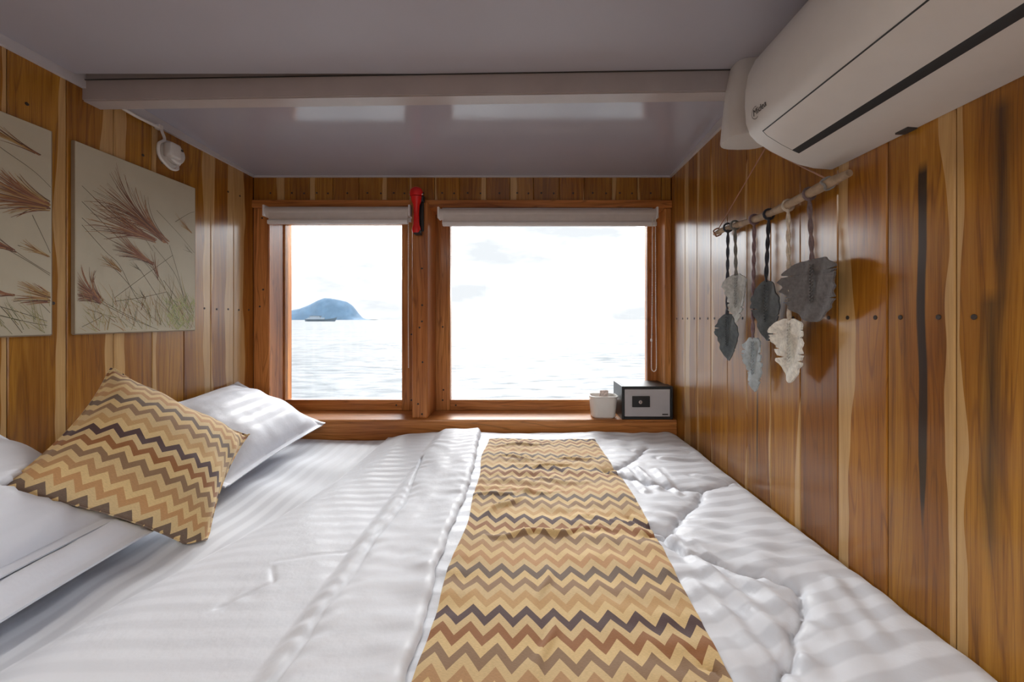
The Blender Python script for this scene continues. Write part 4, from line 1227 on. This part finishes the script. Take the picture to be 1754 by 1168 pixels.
for i in range(len(rg) - 1):
    for k in range(n): Fc.append((i * n + k, i * n + (k + 1) % n, (i + 1) * n + (k + 1) % n, (i + 1) * n + k))
Fc += [tuple(range(n - 1, -1, -1)), tuple((len(rg) - 1) * n + k for k in range(n))]
obj('body', (V, Fc), M['plastic'], ac, smooth=True, angle=40)

def offset_strip(i0, i1, off, y0, y1, thick):
    """plate following the casing profile between two (p, z) curves points."""
    pts = [Vector(apt(*q)) for q in i0]
    nrm = []
    for k in range(len(pts)):
        t_ = pts[min(k + 1, len(pts) - 1)] - pts[max(k - 1, 0)]
        t_.normalize(); nn = Vector((t_.y, -t_.x))
        if nn.dot(pts[k] - pc) < 0: nn = -nn
        nrm.append(nn)
    o_ = [p + q * off for p, q in zip(pts, nrm)]
    inn = [p + q * (off - thick) for p, q in zip(pts, nrm)]
    return extrude_y([(p.x, p.y) for p in o_] + [(p.x, p.y) for p in inn[::-1]], y0, y1)
flap_pts = [(0.1865, 0.433), (0.178, 0.424), (0.162, 0.414), (0.146, 0.404), (0.121, 0.391)]
back_pts = [(0.1885, 0.435), (0.178, 0.424), (0.162, 0.414), (0.146, 0.404), (0.115, 0.388), (0.104, 0.3832)]
ou = obj('air_outlet', offset_strip(back_pts, None, 0.0008, AY0 + 0.05, AY1 - 0.0440, 0.004), M['black'], ac)
obj('louvre', offset_strip(flap_pts, None, 0.0018, AY0 + 0.052, AY1 - 0.0470, 0.0015), M['plastic'], ac, smooth=True, angle=40)
obj('cover_gap', box(XR - 0.020, XR - 0.0012, 0.745, 0.770, CAMZ + 0.3570, CAMZ + 0.3625), M['seam'], ac)
# side cover behind the end cap
obj('end_cover', extrude_y([(pc.x + (q[0] - pc.x) * 0.93 if q[0] < XR - 0.01 else q[0], pc.y + (q[1] - pc.y) * 0.93) for q in P2], AY1, AY1 + 0.008), M['plastic'], ac, smooth=True, angle=40)

# lettering on the casing
fc = bpy.data.curves.new('lettering', 'FONT'); fc.body = 'Midea'; fc.size = 0.021; fc.extrude = 0.0002; fc.align_x = 'LEFT'
tob = bpy.data.objects.new('lettering_tmp', fc); C.objects.link(tob)
dg = bpy.context.evaluated_depsgraph_get()
tm = bpy.data.meshes.new_from_object(tob.evaluated_get(dg))
bpy.data.objects.remove(tob, do_unlink=True)
lv = [v.co.copy() for v in tm.vertices]; lf = [tuple(p.vertices) for p in tm.polygons]
def ac_surf(s):
    """front casing point at height z (relative to the eye) -> X and outward normal."""
    zz = [q[1] for q in aprof[3:9]][::-1]; pp = [q[0] for q in aprof[3:9]][::-1]
    return np.interp(s, zz, pp)
LY, LZ0 = 0.925, 0.470          # text starts near the far end and runs towards the camera
W = []
for v in lv:
    z = LZ0 + v.y
    W.append((XR - float(ac_surf(z)) - 0.0006 - v.z, LY - v.x, CAMZ + z))
# ring of the emblem
ring_in = []
for k in range(24):
    a = R(60 + k * 240 / 23)
    for r_ in (0.0125, 0.0138):
        z = LZ0 + 0.006 + r_ * math.sin(a)
        ring_in.append((XR - float(ac_surf(z)) - 0.0007, LY - 0.008 - r_ * math.cos(a), CAMZ + z))
rf = [(2 * k, 2 * k + 1, 2 * k + 3, 2 * k + 2) for k in range(23)]
obj('lettering', merge((W, lf), (ring_in, rf)), M['seam'], ac)
bpy.data.meshes.remove(tm)

# pipe cover beside the unit
V = []
cyc = 1.165
lv_ = [(0.520, 0.070, 0.056), (0.526, 0.0725, 0.058), (0.60, 0.066, 0.054), (0.68, 0.058, 0.050), (0.7135, 0.052, 0.046), (0.742, 0.046, 0.042)]
for z, hx, hy in lv_:
    for k in range(20):
        a = 2 * math.pi * k / 20
        s_ = lambda q: math.copysign(abs(q) ** 0.7, q)
        xx = 0.652 + hx * s_(math.cos(a))
        V.append((min(xx, XR - 0.0135), cyc + hy * s_(math.sin(a)) - 0.046 * 0, CAMZ + z))
Fc = []
for i in range(len(lv_) - 1):
    for k in range(20): Fc.append((i * 20 + k, i * 20 + (k + 1) % 20, (i + 1) * 20 + (k + 1) % 20, (i + 1) * 20 + k))
Fc += [tuple(range(19, -1, -1)), tuple((len(lv_) - 1) * 20 + k for k in range(20))]
tag(obj('pipe_cover', (V, Fc), M['plastic'], smooth=True, angle=50), 'white tapered pipe cover between the air conditioner and the beam', 'pipe cover')

# ------------------------------------------------------------------ wall hanging of felt leaves on a driftwood stick
HX = 0.700
wh = empty('wall_hanging', (HX, 1.17, CAMZ - 0.22), 'driftwood wall hanging with six felt leaves on the right wall', 'wall hanging')
sp = []; sr = []
for i in range(15):
    q = i / 14
    sp.append((HX + 0.004 * math.sin(q * 7), 1.475 - 0.612 * q, CAMZ + 0.310 + 0.008 * math.sin(q * 6.5 + 1)))
    sr.append(0.0085 + 0.0035 * q + 0.0012 * math.sin(q * 31))
sr[0] = 0.006; sr[-1] = 0.008
obj('stick', tube(sp, sr, 10), M['stick'], wh, smooth=True, angle=50)
def stick_z(y):
    q = (1.475 - y) / 0.612
    return CAMZ + 0.310 + 0.008 * math.sin(q * 6.5 + 1)
apex = (XR - 0.006, 1.21, CAMZ + 0.520)
obj('hanging_string', merge(tube([(HX, 1.445, stick_z(1.445) + 0.010), apex], 0.0018, 6), tube([apex, (HX, 0.925, stick_z(0.925) + 0.012)], 0.0018, 6)), M['string'], wh)
for yk in (1.452, 0.922):
    obj('string_knot', tube([(HX + 0.013 * math.cos(a), yk + 0.006 * math.sin(a * 3) , stick_z(yk) + 0.013 * math.sin(a)) for a in [k * math.pi / 8 for k in range(40)]], 0.0028, 6), M['string'] if yk > 1 else felt('grey knot cord', (0.28, 0.27, 0.26)), wh, smooth=True)

def leaf(y, zt, zb, w, col, twist, shape, cuts, seed, yatt, scol, braided, lab):
    r2 = random.Random(seed)
    h = zt - zb
    n = 64
    outl = []
    def half(q):
        if shape == 'heart': return (w / 2) * (max(0.0, 1 - ((0.38 - q) / 0.40) ** 2.6) ** 0.45 if q < 0.38 else max(0.0, 1 - ((q - 0.38) / 0.625) ** 2.1) ** 0.62)
        if shape == 'slim': return (w / 2) * math.sin(math.pi * min(1, q ** 0.75 * 0.96 + 0.02)) ** 0.85
        return (w / 2) * (min(1.0, q / 0.22 + 0.35)) * (max(0.0, 1 - q ** 1.9)) ** 0.75
    L_side, R_side = [], []
    for side, lst in ((-1, L_side), (1, R_side)):
        notch = sorted(r2.uniform(0.15, 0.85) for _ in range(cuts))
        for i in range(n + 1):
            q = i / n
            hw = half(q)
            hw *= 1 + 0.05 * math.sin(q * 40 + seed) + r2.uniform(-0.012, 0.012)
            for c_ in notch:
                if abs(q - c_) < 0.009: hw *= 0.70
                elif 0 < q - c_ < 0.09: hw *= 1.05
            lst.append((side * hw, -q * h))
    # grid of columns between left and right outlines
    cols = 9
    V = []; Fc = []
    M4 = Matrix.Translation((HX, y, zt)) @ Matrix.Rotation(twist, 4, 'Z')
    for face in (0, 1):
        for i in range(n + 1):
            q = i / n
            for k in range(cols):
                tt = k / (cols - 1)
                u_ = L_side[i][0] * (1 - tt) + R_side[i][0] * tt
                z_ = L_side[i][1] * (1 - tt) + R_side[i][1] * tt
                bow = 0.10 * w * (abs(u_) / (w / 2)) ** 2 - 0.02 * h * math.sin(q * 3) + 0.004 * math.sin(u_ * 90 + q * 9 + seed)
                x_ = -bow + (0.0022 if face else -0.0022)
                p = M4 @ Vector((x_, -u_, z_))
                p.x = min(p.x, XR - 0.006)
                V.append(p)
    nb = (n + 1) * cols
    for i in range(n):
        for k in range(cols - 1):
            a = i * cols + k
            Fc.append((a, a + 1, a + cols + 1, a + cols)); Fc.append((nb + a, nb + a + cols, nb + a + cols + 1, nb + a + 1))
    ring = [k for k in range(cols)] + [i * cols + cols - 1 for i in range(1, n + 1)] + [n * cols + k for k in range(cols - 2, -1, -1)] + [i * cols for i in range(n - 1, 0, -1)]
    for a, b_ in zip(ring, ring[1:] + ring[:1]): Fc.append((b_, a, nb + a, nb + b_))
    mat = felt('felt ' + lab, col)
    lo = obj('felt_leaf', (V, Fc), mat, wh, smooth=True, angle=60)
    lo['label'] = lab
    # braided rib down the middle
    darker = felt('rib cord ' + lab, tuple(c * 0.75 for c in col))
    gs = []
    for s in range(12):
        zc = -0.012 - s * (h * 0.62 / 12)
        for sg in (-1, 1):
            a_ = M4 @ Vector((-0.0045, sg * 0.006, zc)); b_ = M4 @ Vector((-0.0065, 0.0, zc - 0.007))
            gs.append(tube([a_, b_], 0.0019, 5))
    obj('braided_rib', merge(*gs), darker, lo, smooth=True)
    # cord up to the stick
    zs = stick_z(yatt)
    cm = felt('cord ' + lab, scol)
    cs_ = []
    steps = max(8, int((zs - zt) / 0.010))
    top_ = Vector((HX, yatt, zs - 0.008)); bot_ = Vector((HX - 0.003, y, zt - 0.004))
    strands = []
    for ph in ((0, math.pi) if braided else (0,)):
        pts = []
        for k in range(steps + 1):
            q = k / steps
            c_ = top_.lerp(bot_, q)
            pts.append((c_.x + 0.0024 * math.cos(q * steps * 0.75 + ph) * braided, c_.y + 0.0030 * math.sin(q * steps * 0.75 + ph) * braided, c_.z))
        strands.append(tube(pts, 0.0034 if braided else 0.0028, 6))
    lp_ = tube([(HX + 0.0145 * math.cos(a), yatt, zs + 0.0145 * math.sin(a)) for a in [k * 2 * math.pi / 14 for k in range(14)]], 0.0036, 6, closed=True)
    obj('cord', merge(lp_, *strands), cm, lo, smooth=True)

leaf(1.376, CAMZ + 0.020, CAMZ - 0.142, 0.098, (0.10, 0.12, 0.13), 0.25, 'slim', 1, 3, 1.376, (0.05, 0.055, 0.07), 1, 'slate felt leaf hanging lowest at the window end')
leaf(1.318, CAMZ + 0.150, CAMZ - 0.012, 0.122, (0.46, 0.47, 0.45), 0.10, 'oval', 4, 5, 1.330, (0.19, 0.19, 0.17), 1, 'ragged pale grey felt leaf hanging high at the window end')
leaf(1.221, CAMZ - 0.056, CAMZ - 0.222, 0.098, (0.40, 0.45, 0.47), 0.05, 'oval', 4, 8, 1.218, (0.20, 0.13, 0.14), 1, 'pale blue-grey felt leaf on the lowest cord')
leaf(1.154, CAMZ + 0.112, CAMZ - 0.062, 0.102, (0.085, 0.095, 0.10), 0.15, 'slim', 1, 9, 1.145, (0.02, 0.022, 0.03), 1, 'charcoal felt leaf on a black cord')
leaf(1.052, CAMZ + 0.002, CAMZ - 0.168, 0.150, (0.76, 0.73, 0.65), -0.05, 'oval', 4, 12, 1.061, (0.58, 0.50, 0.40), 1, 'cream felt leaf on a beige cord')
leaf(0.968, CAMZ + 0.146, CAMZ - 0.006, 0.198, (0.125, 0.115, 0.112), -0.05, 'heart', 3, 14, 0.982, (0.17, 0.12, 0.12), 1, 'broad dark grey felt leaf nearest the camera')
